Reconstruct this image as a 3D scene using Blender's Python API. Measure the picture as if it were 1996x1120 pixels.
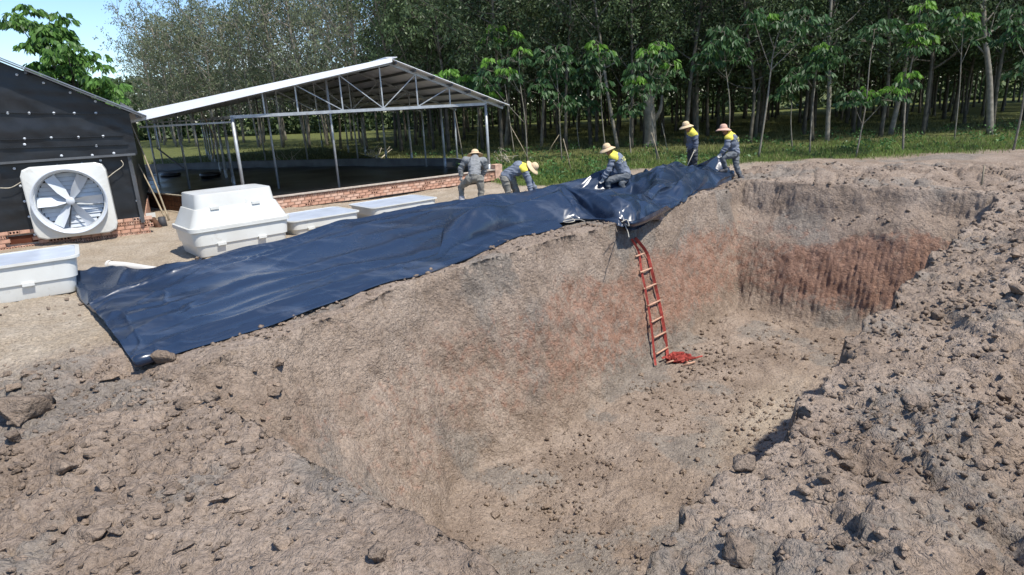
import bpy, bmesh, math, random
import numpy as np
from mathutils import Vector, Matrix
SC = bpy.context.scene
for _o in list(bpy.data.objects): bpy.data.objects.remove(_o)
COL = SC.collection
rad = math.radians
random.seed(7); RNG = np.random.default_rng(7)

# ------------------------------------------------------------------ camera
CAM_H, PITCH, ROLL, FPX, IW, IH = 2.6, rad(16.1), rad(3.0), 1244.0, 1996.0, 1120.0
FW = np.array([0, math.cos(PITCH), -math.sin(PITCH)]); R0 = np.array([1.0, 0, 0]); U0 = np.cross(R0, FW)
RT = math.cos(ROLL)*R0 - math.sin(ROLL)*U0; UP = math.cos(ROLL)*U0 + math.sin(ROLL)*R0
CP = np.array([0, 0, CAM_H])
cd = bpy.data.cameras.new('camera'); cam = bpy.data.objects.new('camera', cd); COL.objects.link(cam)
cd.sensor_width = 36; cd.lens = 36*FPX/IW; cd.clip_start = 0.05; cd.clip_end = 3000
cam.matrix_world = Matrix([[RT[0], UP[0], -FW[0], CP[0]], [RT[1], UP[1], -FW[1], CP[1]], [RT[2], UP[2], -FW[2], CP[2]], [0, 0, 0, 1]])
SC.camera = cam

# ------------------------------------------------------------------ sky, sun, exposure
SUN = Vector((0.40, -0.335, 0.87)).normalized()
w = bpy.data.worlds.new('World'); SC.world = w; w.use_nodes = True
nt = w.node_tree; nt.nodes.clear()
sky = nt.nodes.new('ShaderNodeTexSky'); sky.sky_type = 'NISHITA'; sky.sun_disc = False
sky.sun_elevation = math.asin(SUN.z); sky.sun_rotation = math.atan2(SUN.x, SUN.y)
sky.air_density = 1.0; sky.dust_density = 0.15; sky.ozone_density = 2.5; sky.altitude = 50
tc = nt.nodes.new('ShaderNodeTexCoord'); mp = nt.nodes.new('ShaderNodeMapping'); mp.inputs['Scale'].default_value = (1, 1, 2.6)
nz = nt.nodes.new('ShaderNodeTexNoise'); nz.inputs['Scale'].default_value = 2.6; nz.inputs['Detail'].default_value = 9; nz.inputs['Roughness'].default_value = .58
rp = nt.nodes.new('ShaderNodeValToRGB'); rp.color_ramp.elements[0].position = .60; rp.color_ramp.elements[1].position = .78
mx = nt.nodes.new('ShaderNodeMixRGB'); mx.inputs['Color2'].default_value = (7.5, 7.8, 8.2, 1)
bg = nt.nodes.new('ShaderNodeBackground'); bg.inputs['Strength'].default_value = 0.13
wo = nt.nodes.new('ShaderNodeOutputWorld')
L = nt.links.new
L(tc.outputs['Generated'], mp.inputs['Vector']); L(mp.outputs[0], nz.inputs['Vector']); L(nz.outputs[0], rp.inputs[0])
L(rp.outputs[0], mx.inputs['Fac']); tn = nt.nodes.new('ShaderNodeMixRGB'); tn.blend_type = 'MULTIPLY'; tn.inputs[0].default_value = 1; tn.inputs[2].default_value = (.87, .95, 1.07, 1); L(sky.outputs[0], tn.inputs[1]); L(tn.outputs[0], mx.inputs['Color1']); L(mx.outputs[0], bg.inputs['Color']); L(bg.outputs[0], wo.inputs['Surface'])
sd = bpy.data.lights.new('sun', 'SUN'); sd.energy = 4.2; sd.angle = rad(1.2); sd.color = (1, .95, .87)
so = bpy.data.objects.new('sun', sd); COL.objects.link(so); so.rotation_euler = (-SUN).to_track_quat('-Z', 'Y').to_euler(); so.location = (10, -10, 30)
vs = SC.view_settings; vs.view_transform = 'Standard'; vs.look = 'None'; vs.exposure = 0.56; vs.gamma = 1; vs.use_curve_mapping = False
SC.cycles.max_bounces = 6; SC.cycles.transparent_max_bounces = 8

# ------------------------------------------------------------------ helpers
def pray(x, y): return FW + RT*(x - IW/2)/FPX + UP*(IH/2 - y)/FPX
def P(x, y, z=0.0):
    d = pray(x, y); return CP + d*((z - CAM_H)/d[2])
def PY(x, y, Y):
    d = pray(x, y); return CP + d*(Y/d[1])
def PP(x, y, p, n):
    d = pray(x, y); n = np.asarray(n, float); return CP + d*(np.dot(np.asarray(p) - CP, n)/np.dot(d, n))
def pix(p):
    v = np.asarray(p) - CP; z = v@FW; return IW/2 + FPX*(v@RT)/z, IH/2 - FPX*(v@UP)/z

_g3 = np.array([[1,1,0],[-1,1,0],[1,-1,0],[-1,-1,0],[1,0,1],[-1,0,1],[1,0,-1],[-1,0,-1],[0,1,1],[0,-1,1],[0,1,-1],[0,-1,-1],[1,1,0],[-1,1,0],[0,-1,1],[0,-1,-1]], float)
def perlin(x, y, z=0.0, seed=0):
    x, y, z = np.broadcast_arrays(np.asarray(x, float), np.asarray(y, float), np.asarray(z, float))
    xi = np.floor(x).astype(np.int64); yi = np.floor(y).astype(np.int64); zi = np.floor(z).astype(np.int64)
    xf, yf, zf = x - xi, y - yi, z - zi
    def h(i, j, k):
        n = (i*73856093) ^ (j*19349663) ^ (k*83492791) ^ (seed*2654435761)
        n = (n ^ (n >> 13))*1274126177 & 0x7fffffff
        return (n ^ (n >> 16)) & 15
    f = lambda t: t*t*t*(t*(t*6 - 15) + 10)
    u, v, ww = f(xf), f(yf), f(zf); r = 0
    for a in (0, 1):
        for b in (0, 1):
            for c in (0, 1):
                g = _g3[h(xi + a, yi + b, zi + c)]
                d = g[..., 0]*(xf - a) + g[..., 1]*(yf - b) + g[..., 2]*(zf - c)
                r = r + d*(u if a else 1 - u)*(v if b else 1 - v)*(ww if c else 1 - ww)
    return r
def fbm(x, y, z=0.0, o=4, seed=0, gain=.5):
    r = 0; a = 1; f = 1
    for i in range(o):
        r = r + a*perlin(np.asarray(x)*f, np.asarray(y)*f, np.asarray(z)*f, seed + i); a *= gain; f *= 2.03
    return r
def sst(a, b, x): t = np.clip((x - a)/(b - a), 0, 1); return t*t*(3 - 2*t)

def link(o, parent=None):
    COL.objects.link(o)
    if parent is not None: o.parent = parent
    return o
def tag(o, label=None, cat=None, group=None, kind=None):
    if label: o['label'] = label
    if cat: o['category'] = cat
    if group: o['group'] = group
    if kind: o['kind'] = kind
    return o
def empty(name, loc, label, cat, group=None, rz=0.0):
    o = bpy.data.objects.new(name, None); o.empty_display_size = .2; o.location = tuple(loc); o.rotation_euler = (0, 0, rz); link(o)
    return tag(o, label, cat, group)
def mesh(name, V, F, mats, smooth=False, mi=None):
    m = bpy.data.meshes.new(name)
    V = np.asarray(V, float)
    if isinstance(F, np.ndarray):
        k = F.shape[1]; n = len(F)
        m.vertices.add(len(V)); m.vertices.foreach_set('co', V.ravel())
        m.loops.add(n*k); m.loops.foreach_set('vertex_index', F.ravel().astype(np.int32))
        m.polygons.add(n); m.polygons.foreach_set('loop_start', np.arange(0, n*k, k, dtype=np.int32)); m.polygons.foreach_set('loop_total', np.full(n, k, np.int32))
    else:
        m.from_pydata([tuple(v) for v in V], [], F)
    for x in (mats if isinstance(mats, (list, tuple)) else [mats]): m.materials.append(x)
    if mi is not None: m.polygons.foreach_set('material_index', np.asarray(mi, np.int32))
    if smooth: m.polygons.foreach_set('use_smooth', np.ones(len(m.polygons), bool))
    m.update(calc_edges=True)
    return m
def obj(name, V, F, mats, parent=None, smooth=False, mi=None, world=True):
    """one mesh object; V are world coordinates, moved into the parent's space"""
    V = np.asarray(V, float)
    if parent is not None and world:
        M = parent.matrix_basis.inverted() if parent.parent is None else (parent.parent.matrix_basis @ parent.matrix_basis).inverted()
        M = np.array(M); V = V @ M[:3, :3].T + M[:3, 3]
    return link(bpy.data.objects.new(name, mesh(name, V, F, mats, smooth, mi)), parent)
class MB:
    """collects verts and faces of one part"""
    def __init__(s): s.v = []; s.f = []; s.m = []
    def add(s, V, F, m=0):
        n = len(s.v); s.v += [tuple(map(float, p)) for p in V]; s.f += [tuple(int(i) + n for i in f) for f in F]; s.m += [m]*len(F); return s
    def box(s, c, size, R=None, m=0, taper=1.0):
        c = np.asarray(c, float); h = np.asarray(size, float)/2
        V = np.array([[sx*h[0]*(taper if sz > 0 else 1), sy*h[1]*(taper if sz > 0 else 1), sz*h[2]] for sz in (-1, 1) for sy in (-1, 1) for sx in (-1, 1)])
        if R is not None: V = V @ np.asarray(R).T
        return s.add(V + c, [(0, 2, 3, 1), (4, 5, 7, 6), (0, 1, 5, 4), (2, 6, 7, 3), (0, 4, 6, 2), (1, 3, 7, 5)], m)
    def bar(s, a, b, wd, ht, upv=(0, 0, 1), m=0):
        a = np.asarray(a, float); b = np.asarray(b, float); d = b - a; ln = np.linalg.norm(d); d /= ln
        x = np.cross(d, upv)
        if np.linalg.norm(x) < 1e-4: x = np.cross(d, (1, 0, 0))
        x /= np.linalg.norm(x); y = np.cross(x, d)
        return s.box((a + b)/2, (wd, ln, ht), np.stack([x, d, y], 1), m)
    def tube(s, pts, r, n=8, m=0, cap=True):
        pts = np.asarray(pts, float); k = len(pts); r = np.broadcast_to(np.asarray(r, float), (k,))
        T = np.gradient(pts, axis=0); T /= np.linalg.norm(T, axis=1)[:, None] + 1e-9
        ref = np.array([0, 0, 1.]) if abs(T[0][2]) < .9 else np.array([1., 0, 0]); V = []
        x = np.cross(T[0], ref); x /= np.linalg.norm(x)
        for i in range(k):
            x = x - T[i]*(x@T[i]); x /= np.linalg.norm(x) + 1e-9; y = np.cross(T[i], x)
            for j in range(n):
                a = 2*math.pi*j/n; V.append(pts[i] + r[i]*(math.cos(a)*x + math.sin(a)*y))
        F = [(i*n + j, i*n + (j + 1) % n, (i + 1)*n + (j + 1) % n, (i + 1)*n + j) for i in range(k - 1) for j in range(n)]
        if cap: F += [tuple(range(n - 1, -1, -1)), tuple((k - 1)*n + j for j in range(n))]
        return s.add(V, F, m)
    def build(s, name, mats, parent=None, smooth=False): return obj(name, s.v, s.f, mats, parent, smooth, s.m)
def smooth_line(pts, n):
    pts = np.asarray(pts, float); k = len(pts); t = np.linspace(0, k - 1, n); out = []
    for q in t:
        i = min(int(q), k - 2); f = q - i
        p0, p1, p2, p3 = pts[max(i - 1, 0)], pts[i], pts[i + 1], pts[min(i + 2, k - 1)]
        out.append(.5*((2*p1) + (-p0 + p2)*f + (2*p0 - 5*p1 + 4*p2 - p3)*f*f + (-p0 + 3*p1 - 3*p2 + p3)*f**3))
    return np.array(out)

# ------------------------------------------------------------------ materials
def mat(name, col, rough=.8, spec=.3, metal=0.0, var=.15, vscale=4.0, bump=0.0, bscale=30.0, col2=None, detail=5, coat=0.0, trans=0.0, island=0.0):
    m = bpy.data.materials.new(name); m.use_nodes = True; t = m.node_tree; b = t.nodes['Principled BSDF']; N = t.nodes.new; K = t.links.new
    b.inputs['Roughness'].default_value = rough; b.inputs['Specular IOR Level'].default_value = spec; b.inputs['Metallic'].default_value = metal
    b.inputs['Coat Weight'].default_value = coat
    tcn = N('ShaderNodeTexCoord'); n1 = N('ShaderNodeTexNoise'); n1.inputs['Scale'].default_value = vscale; n1.inputs['Detail'].default_value = detail
    K(tcn.outputs['Object'], n1.inputs['Vector'])
    r = N('ShaderNodeValToRGB'); c = np.array(col[:3]); c2 = np.array(col2[:3]) if col2 is not None else c*(1 - var)
    r.color_ramp.elements[0].color = (*c2, 1); r.color_ramp.elements[1].color = (*(c if col2 is not None else np.clip(c*(1 + var), 0, 1)), 1)
    r.color_ramp.elements[0].position = .35; r.color_ramp.elements[1].position = .65
    K(n1.outputs[0], r.inputs[0]); out = r.outputs[0]
    if island:
        g = N('ShaderNodeNewGeometry'); hs = N('ShaderNodeHueSaturation'); mr = N('ShaderNodeMapRange')
        mr.inputs['To Min'].default_value = 1 - island; mr.inputs['To Max'].default_value = 1 + island
        K(g.outputs['Random Per Island'], mr.inputs['Value']); K(mr.outputs[0], hs.inputs['Value']); K(out, hs.inputs['Color']); out = hs.outputs[0]
    K(out, b.inputs['Base Color'])
    if bump:
        n2 = N('ShaderNodeTexNoise'); n2.inputs['Scale'].default_value = bscale; n2.inputs['Detail'].default_value = 6
        bp = N('ShaderNodeBump'); bp.inputs['Strength'].default_value = bump; bp.inputs['Distance'].default_value = .02
        K(tcn.outputs['Object'], n2.inputs['Vector']); K(n2.outputs[0], bp.inputs['Height']); K(bp.outputs[0], b.inputs['Normal'])
    if trans:
        tr = N('ShaderNodeBsdfTranslucent'); ms = N('ShaderNodeMixShader'); ms.inputs[0].default_value = trans; K(out, tr.inputs['Color'])
        K(b.outputs[0], ms.inputs[1]); K(tr.outputs[0], ms.inputs[2]); K(ms.outputs[0], t.nodes['Material Output'].inputs[0])
    return m
M = {}
M['steel'] = mat('galvanised_steel', (.36, .38, .39), .45, .5, .3, .15, 6)
M['roof'] = mat('roof_sheet', (.78, .80, .83), .4, .5, .05, .08, 1.5)
M['dark_steel'] = mat('dark_steel', (.10, .105, .11), .6, .4, .2)
M['plastic_black'] = mat('black_plastic_cladding', (.012, .013, .015), .38, .45, 0, .3, 3, .25, 5)
M['liner'] = mat('black_liner', (.010, .011, .013), .28, .5, 0, .3, 2, .2, 6)
M['white_frp'] = mat('white_fibreglass', (.64, .645, .61), .3, .5, 0, .05, 1.3, .03, 12, col2=(.55, .54, .49), detail=9)
def stain(m, col=(.30, .235, .17), lo=.60, hi=.72, sc=2.4):
    t = m.node_tree; b = t.nodes['Principled BSDF']; N = t.nodes.new; K = t.links.new; src = b.inputs['Base Color'].links[0].from_socket
    n = N('ShaderNodeTexNoise'); n.inputs['Scale'].default_value = sc; n.inputs['Detail'].default_value = 10; n.inputs['Roughness'].default_value = .72; tcn = N('ShaderNodeTexCoord'); K(tcn.outputs['Object'], n.inputs['Vector'])
    r = N('ShaderNodeMapRange'); r.inputs['From Min'].default_value = lo; r.inputs['From Max'].default_value = hi; r.inputs['To Max'].default_value = .55; K(n.outputs[0], r.inputs[0]); q = N('ShaderNodeMixRGB'); q.inputs[2].default_value = (*col, 1); K(r.outputs[0], q.inputs[0]); K(src, q.inputs[1]); K(q.outputs[0], b.inputs['Base Color'])
stain(M['white_frp'])
M['lid'] = mat('pale_lid', (.50, .55, .62), .25, .5, 0, .08, 3)
M['fan_white'] = mat('fan_white', (.52, .55, .58), .35, .5, 0, .06, 3)
stain(M['fan_white'], (.33, .30, .26), .58, .75, 3); stain(M['steel'], (.20, .12, .07), .60, .75, 5)
M['brick'] = mat('clay_brick', (.46, .265, .185), .9, .2, 0, .2, 9, .4, 60)
M['brick2'] = mat('clay_brick_pale', (.53, .345, .255), .9, .2, 0, .2, 9, .4, 60)
M['mortar'] = mat('mortar', (.42, .36, .30), .95, .1, 0, .2, 12, .4, 50)
M['hole'] = mat('brick_hole', (.10, .035, .02), .95, .1)
M['bark'] = mat('rubber_bark', (.13, .115, .09), .9, .2, 0, .5, 3, .5, 20, col2=(.065, .058, .044))
M['bark_pale'] = mat('pale_bark', (.26, .235, .19), .9, .2, 0, .4, 5, .4, 25, col2=(.15, .135, .105))
M['bamboo'] = mat('dry_bamboo', (.30, .25, .17), .7, .3, 0, .3, 8)
M['deadwood'] = mat('bleached_wood', (.44, .39, .30), .85, .2, 0, .25, 8)
def leafmat(n, c, tr=.3, isl=.35, c2=None): return mat(n, c, .5, .35, 0, .3, .7, col2=c2, trans=tr, island=isl)
M['leaf_dark'] = leafmat('leaf_dark', (.070, .102, .042), .32, .45, (.044, .070, .031))
M['leaf_mid'] = leafmat('leaf_mid', (.10, .142, .054), .34, .45, (.064, .098, .040))
M['leaf_grey'] = leafmat('leaf_grey', (.20, .225, .130), .4, .4, (.13, .155, .080))
M['leaf_sap'] = leafmat('leaf_sapling', (.060, .125, .040), .35, .3, (.040, .090, .030))
M['leaf_new'] = leafmat('leaf_new_flush', (.17, .33, .045), .45, .25, (.12, .26, .04))
M['grass'] = leafmat('grass_blade', (.21, .30, .075), .4, .4, (.15, .22, .055))
M['grass_dry'] = leafmat('grass_dry', (.24, .235, .095), .35, .35, (.15, .165, .065))
M['weed'] = leafmat('weed_leaf', (.095, .20, .055), .35, .4, (.065, .14, .042))
M['red'] = mat('red_ladder_strap', (.30, .050, .038), .8, .3, 0, .3, 14)
M['rung'] = mat('wooden_rung', (.48, .29, .20), .8, .2, 0, .2, 20)
M['rope'] = mat('pale_rope', (.42, .39, .32), .85, .2)
M['skin'] = mat('skin', (.33, .17, .10), .55, .4, 0, .08, 20)
M['jacket'] = mat('grey_jacket', (.165, .185, .225), .85, .2, 0, .15, 10, .3, 40)
M['jacket_pale'] = mat('pale_grey_jacket', (.21, .215, .215), .85, .2, 0, .15, 10, .3, 40)
M['jacket_dark'] = mat('navy_grey_jacket', (.10, .115, .155), .85, .2, 0, .2, 10, .3, 40)
M['trouser_khaki'] = mat('khaki_trousers', (.20, .19, .165), .88, .2, 0, .2, 10, .3, 40)
M['trouser_dark'] = mat('dark_trousers', (.05, .053, .06), .88, .2, 0, .2, 10, .3, 40)
M['yoke'] = mat('yellow_yoke', (.70, .60, .10), .85, .2, 0, .1, 10)
M['trouser'] = mat('grey_trousers', (.125, .135, .145), .88, .2, 0, .2, 10, .3, 40)
M['hat'] = mat('straw_hat', (.62, .47, .29), .85, .2, 0, .15, 40, .3, 90)
M['hat2'] = mat('pinkish_hat', (.58, .36, .27), .85, .2, 0, .15, 40, .3, 90)
M['hair'] = mat('black_hair', (.012, .010, .009), .6, .3)
M['boot'] = mat('boot', (.05, .05, .055), .6, .3)
M['boot_pale'] = mat('pale_boot', (.38, .38, .40), .6, .3)
M['glove'] = mat('work_glove', (.42, .40, .37), .9, .2)
M['print'] = mat('pale_yellow_print', (.60, .58, .22), .8, .2)
M['rust'] = mat('rusty_pipe', (.09, .045, .025), .8, .3, 0, .4, 12)
M['pvc'] = mat('pvc_pipe', (.66, .63, .57), .4, .4, 0, .06, 5)
# ------------------------------------------------------------------ ground with the excavated pit
UA = np.array([.669, .743]); VA = np.array([.743, -.669])           # pit axes: along and across
def uv2xy(u, v): return u*UA[0] + v*VA[0], u*UA[1] + v*VA[1]
def xy2uv(x, y): return x*UA[0] + y*UA[1], x*VA[0] + y*VA[1]
U0_, U1_, V0_, V1_, DEP = 2.25, 17.85, -7.15, -1.55, 3.0
def base_h(x, y):
    x = np.asarray(x, float); y = np.asarray(y, float); u, v = xy2uv(x, y)
    wob = .14*perlin(u*.55, v*.55, 3.1) + .06*perlin(u*1.7, v*1.7, 5.2)
    # each wall: 0 outside the rim .. 1 on the floor
    nl = sst(6.3, 1.8, u)                                            # the near left corner is a worn slope
    dl = v - (V0_ + .1*np.sin(u*.8) + .3*nl) + wob
    tl = np.clip(dl/(.85 + 1.9*nl), 0, 1); wl = tl**(.85)
    dr = (V1_ + .05*np.sin(u*1.3 + 1) + .04*np.sin(u*3.1) + .30*sst(10, 17, u)) - v + wob*.6 + .13*perlin(u*2.9, v*2.9, 8.1) + .07*perlin(u*7, v*7, 9.1); wr = np.clip(dr/.5, 0, 1)
    df = U1_ - u + wob*.8
    tj = .16*perlin(v*.8, u*.3, 6.6, 8); wf = (.20 + tj)*sst(0, .40, df) + .18*sst(.25, 1.2, df) + (.62 - tj)*sst(.85 + 1.2*tj, 2.0, df)
    dn = u - U0_ + wob*.6; wn = np.clip(dn/.7, 0, 1)
    k = np.minimum(np.minimum(wl, wr), np.minimum(wf, wn))
    floor = -DEP + .12*fbm(u*.5, v*.5, 1.7, 3) + .25*np.exp(-((v - V1_ + .7)/.8)**2) + .30*np.exp(-((u - U0_ - .9)/1.1)**2)
    # surroundings
    z = .10*fbm(x*.35, y*.35, .4, 3, 11)
    heap = sst(-1.7, 1.8, v)*sst(20, 13, u)*(.62 + .55*fbm(u*.42, v*.55, 2.2, 3, 21) + .20*fbm(u*1.3, v*1.3, 5.2, 3, 22))
    trench = -.50*np.exp(-((v - .25 - .12*(u - 4))/.55)**2)*sst(2, 4, u)*sst(13, 8, u)
    own = .55*np.exp(-(x*x + y*y)/3.0)
    berm = np.exp(-((u - 20.4 - .12*(v + 4))/1.5)**2)*sst(-9.5, -6.5, v)*(.34 + .22*fbm(u*.7, v*.7, 7.7, 3, 5))
    shelf = .18*np.exp(-((u - 17.9)/.5)**2)*sst(-8, -6.8, v)*sst(0, -1.2, v)
    z = z*sst(60, 20, y) + heap + trench + own + berm + shelf
    z = z + .10*sst(.5, -.1, dl)*sst(-1.6, -.2, dl)*sst(1.5, 3, u)*sst(18, 16, u)
    return z*(1 - k) + floor*k
def rough_amp(x, y):
    u, v = xy2uv(x, y)
    a = .55 + .5*sst(-1.9, -.8, v)*sst(22, 10, u) + .5*sst(3.2, 1.5, u)*sst(-2, -5, v) + .35*np.clip(fbm(x*.6, y*.6, 9, 2, 4), 0, 1)
    a = a*sst(26.5, 23.5, y + .4*perlin(x*.6, y*.6)) + .25*sst(23, 27, y)
    a = a*(1 - .5*sst(-8.2, -9.2, v))
    return a
def blocks(x, y, sc, seed, crev=.35):
    """broken-earth relief: cells, each tilted and raised by chance, with a crevice between"""
    x = np.asarray(x, float); y = np.asarray(y, float); xs = x/sc + .35*perlin(x/sc*.9, y/sc*.9, seed, 3); ys = y/sc + .35*perlin(x/sc*.9, y/sc*.9, seed + 9.5, 4)
    xi = np.floor(xs); yi = np.floor(ys); f1 = np.full(x.shape, 9.); f2 = np.full(x.shape, 9.); hh = np.zeros(x.shape)
    def rnd(i, j, k): q = np.sin(i*127.1 + j*311.7 + k*74.7 + seed*13.3)*43758.5453; return q - np.floor(q)
    for a in (-1, 0, 1):
        for b in (-1, 0, 1):
            ci, cj = xi + a, yi + b; dx = xs - (ci + rnd(ci, cj, 1)); dy = ys - (cj + rnd(ci, cj, 2)); d = np.hypot(dx, dy)
            h = (rnd(ci, cj, 3)**2 - .25) + (rnd(ci, cj, 4) - .5)*1.1*dx + (rnd(ci, cj, 5) - .5)*1.1*dy - .5*d*d
            n = d < f1; f2 = np.where(n, f1, np.minimum(f2, d)); hh = np.where(n, h, hh); f1 = np.where(n, d, f1)
    return hh - crev*np.exp(-((f2 - f1)/.13)**2)
def rough_h(x, y):
    a = rough_amp(x, y)
    b = 1 - 2*np.abs(perlin(x*3.1, y*3.1, .5, 31)); c = 1 - 2*np.abs(perlin(x*6.7, y*6.7, .9, 32)); d = 1 - 2*np.abs(perlin(x*14, y*14, .2, 33))
    x = np.asarray(x, float); y = np.asarray(y, float); u, v = xy2uv(x, y)
    mk = sst(-.25, .35, perlin(x*.45, y*.45, 3, 35) + .25*sst(-1.9, -.8, v) + .06); m2 = sst(-.35, .25, perlin(x*.9, y*.9, 6, 36) + .1)
    o = .05*fbm(x*1.3, y*1.3, 0, 2, 30) - .014*b - .012*c - .008*d
    s = (np.hypot(x, y) < 26)
    bank = sst(-1.9, -.9, v)*sst(15, 11, u)
    brm = sst(18.0, 18.8, u)*sst(-9, -7, v)*sst(25, 23, y)
    if x.ndim == 0: return a*(o + (bank*.07*blocks(x, y, .85, 4) + brm*.16*blocks(x, y, .55, 5) + mk*.060*blocks(x, y, .34, 1) + m2*.040*blocks(x, y, .15, 2) + .018*blocks(x, y, .07, 3)))
    o[s] += bank[s]*.07*blocks(x[s], y[s], .85, 4) + brm[s]*.16*blocks(x[s], y[s], .55, 5) + mk[s]*.060*blocks(x[s], y[s], .34, 1) + m2[s]*.040*blocks(x[s], y[s], .15, 2) + .018*blocks(x[s], y[s], .07, 3)
    return a*o
def ground_z(x, y): return float(base_h(x, y) + rough_h(np.asarray(float(x)), np.asarray(float(y))))
def axis(segs, lo, hi, start, g=1.10):
    a = [segs[0][0]]
    for s0, s1, st in segs:
        n = max(1, round((s1 - s0)/st)); a += list(np.linspace(s0, s1, n + 1)[1:])
    st = start; left = []; p = a[0]
    while p > lo: st *= g; p -= st; left.append(p)
    st = start; p = a[-1]; right = []
    while p < hi: st *= g; p += st; right.append(p)
    return np.array(left[::-1] + a + right)
ua = axis([(-1.0, 3.4, .026), (3.4, 9, .034), (9, 15.2, .04), (15.2, 18.0, .027), (18.0, 25, .06)], -400, 700, .07)
va = axis([(-14, -9, .07), (-9, -7.3, .035), (-7.3, -5.9, .022), (-5.9, -2.2, .034), (-2.2, -1.2, .026), (-1.2, 3, .030), (3, 8, .06)], -600, 600, .08)
UU, VV = np.meshgrid(ua, va, indexing='ij'); X, Y = uv2xy(UU, VV); Z = base_h(X, Y)
def normals(X, Y, Z):
    du = np.stack([np.gradient(X, axis=0), np.gradient(Y, axis=0), np.gradient(Z, axis=0)], -1); dv = np.stack([np.gradient(X, axis=1), np.gradient(Y, axis=1), np.gradient(Z, axis=1)], -1)
    n = np.cross(dv, du); n /= np.linalg.norm(n, axis=-1)[..., None] + 1e-12; n[n[..., 2] < 0] *= -1; return n
n0 = normals(X, Y, Z); steep = sst(.85, .45, n0[..., 2]); near = (np.hypot(X - 4, Y - 10) < 30)
disp = np.zeros_like(Z)
disp[near] = (rough_h(X[near], Y[near])*(1 - steep[near]))
# walls: bucket-tooth grooves and lumps
sx, sy, sz_ = X[near], Y[near], Z[near]; st_ = steep[near]; uu, vv = UU[near], VV[near]
along = np.where(np.abs(n0[..., 0]*UA[0] + n0[..., 1]*UA[1])[near] > np.abs(n0[..., 0]*VA[0] + n0[..., 1]*VA[1])[near], vv, uu)
gro = np.abs(np.sin(math.pi*along/.13 + 1.6*perlin(along*.9, sz_*.8, 0, 41)))**.6
gm = sst(-.1, .35, perlin(along*.45, sz_*.55, 4.4, 44) + .10)
far_ = sst(14.5, 15.5, uu)
w1 = -(.010 + .022*far_*sst(-.9, -1.4, sz_))*(1 - gro)*gm + .06*fbm(sx*1.9, sy*1.9, sz_*1.5, 4, 45) - (.075 - .035*far_)*np.abs(perlin(sx*6, sy*6, sz_*4.5, 46)) - .048*np.abs(perlin(sx*13, sy*13, sz_*10, 47)) - .018*np.abs(perlin(sx*27, sy*27, sz_*20, 48)) - .012*(1 - np.abs(perlin(along*6.5, sz_*.45, 2, 49)))**6*gm
disp[near] += w1*st_
X = X + n0[..., 0]*disp; Y = Y + n0[..., 1]*disp; Z = Z + n0[..., 2]*disp
nu, nv = X.shape; ii = np.arange(nu*nv).reshape(nu, nv)
F = np.stack([ii[:-1, :-1], ii[:-1, 1:], ii[1:, 1:], ii[1:, :-1]], -1).reshape(-1, 4)
V = np.stack([X, Y, Z], -1).reshape(-1, 3)
# soil zones, as they lie in the ground: turf, red clay seam, grey clay patches
gl = 24.1 + .9*fbm(X*.28, Y*.28, 0, 3, 61) + 1.2*sst(4, -2, X) - 3.6*sst(4.5, 2.5, X)*sst(-1.5, .2, X) + 9*sst(-1.5, -4, X)
grass = sst(-.45, .6, Y - gl)
below = -Z
red = .95*steep*sst(.45, 1.1, below + .35*perlin(UU*.7, VV*.7, 2, 62))*sst(3.0, 2.1, below)*(.26 + .46*sst(5, 12, UU) + .10*sst(15, 16, UU) + .15*sst(15, 16, UU)*sst(-5.8, -4.2, VV) - .25*sst(15, 16, UU)*sst(-5.0, -6.2, VV))
grey = np.clip(sst(.0, .45, fbm(X*.55, Y*.55, Z*.6, 3, 63)) * (1 - grass) *(1 - .15*steep) *(1 - .35*sst(-2.2, -1.2, VV)), 0, 1)
pale = sst(-8.2, -9.4, VV)*(1 - grass)*sst(26, 20, Y) + .8*np.exp(-(((UU - 10.6)/1.5)**2 + ((VV + 3.5)/.6)**2))*(below > 2)
m = mesh('ground', V, F, bpy.data.materials.new('soil'), True)
at = m.color_attributes.new('zones', 'FLOAT_COLOR', 'POINT')
at.data.foreach_set('color', np.stack([grass, red, grey, np.clip(pale, 0, 1)], -1).reshape(-1).astype(np.float32))
ground = link(bpy.data.objects.new('ground', m)); ground['kind'] = 'structure'
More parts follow.
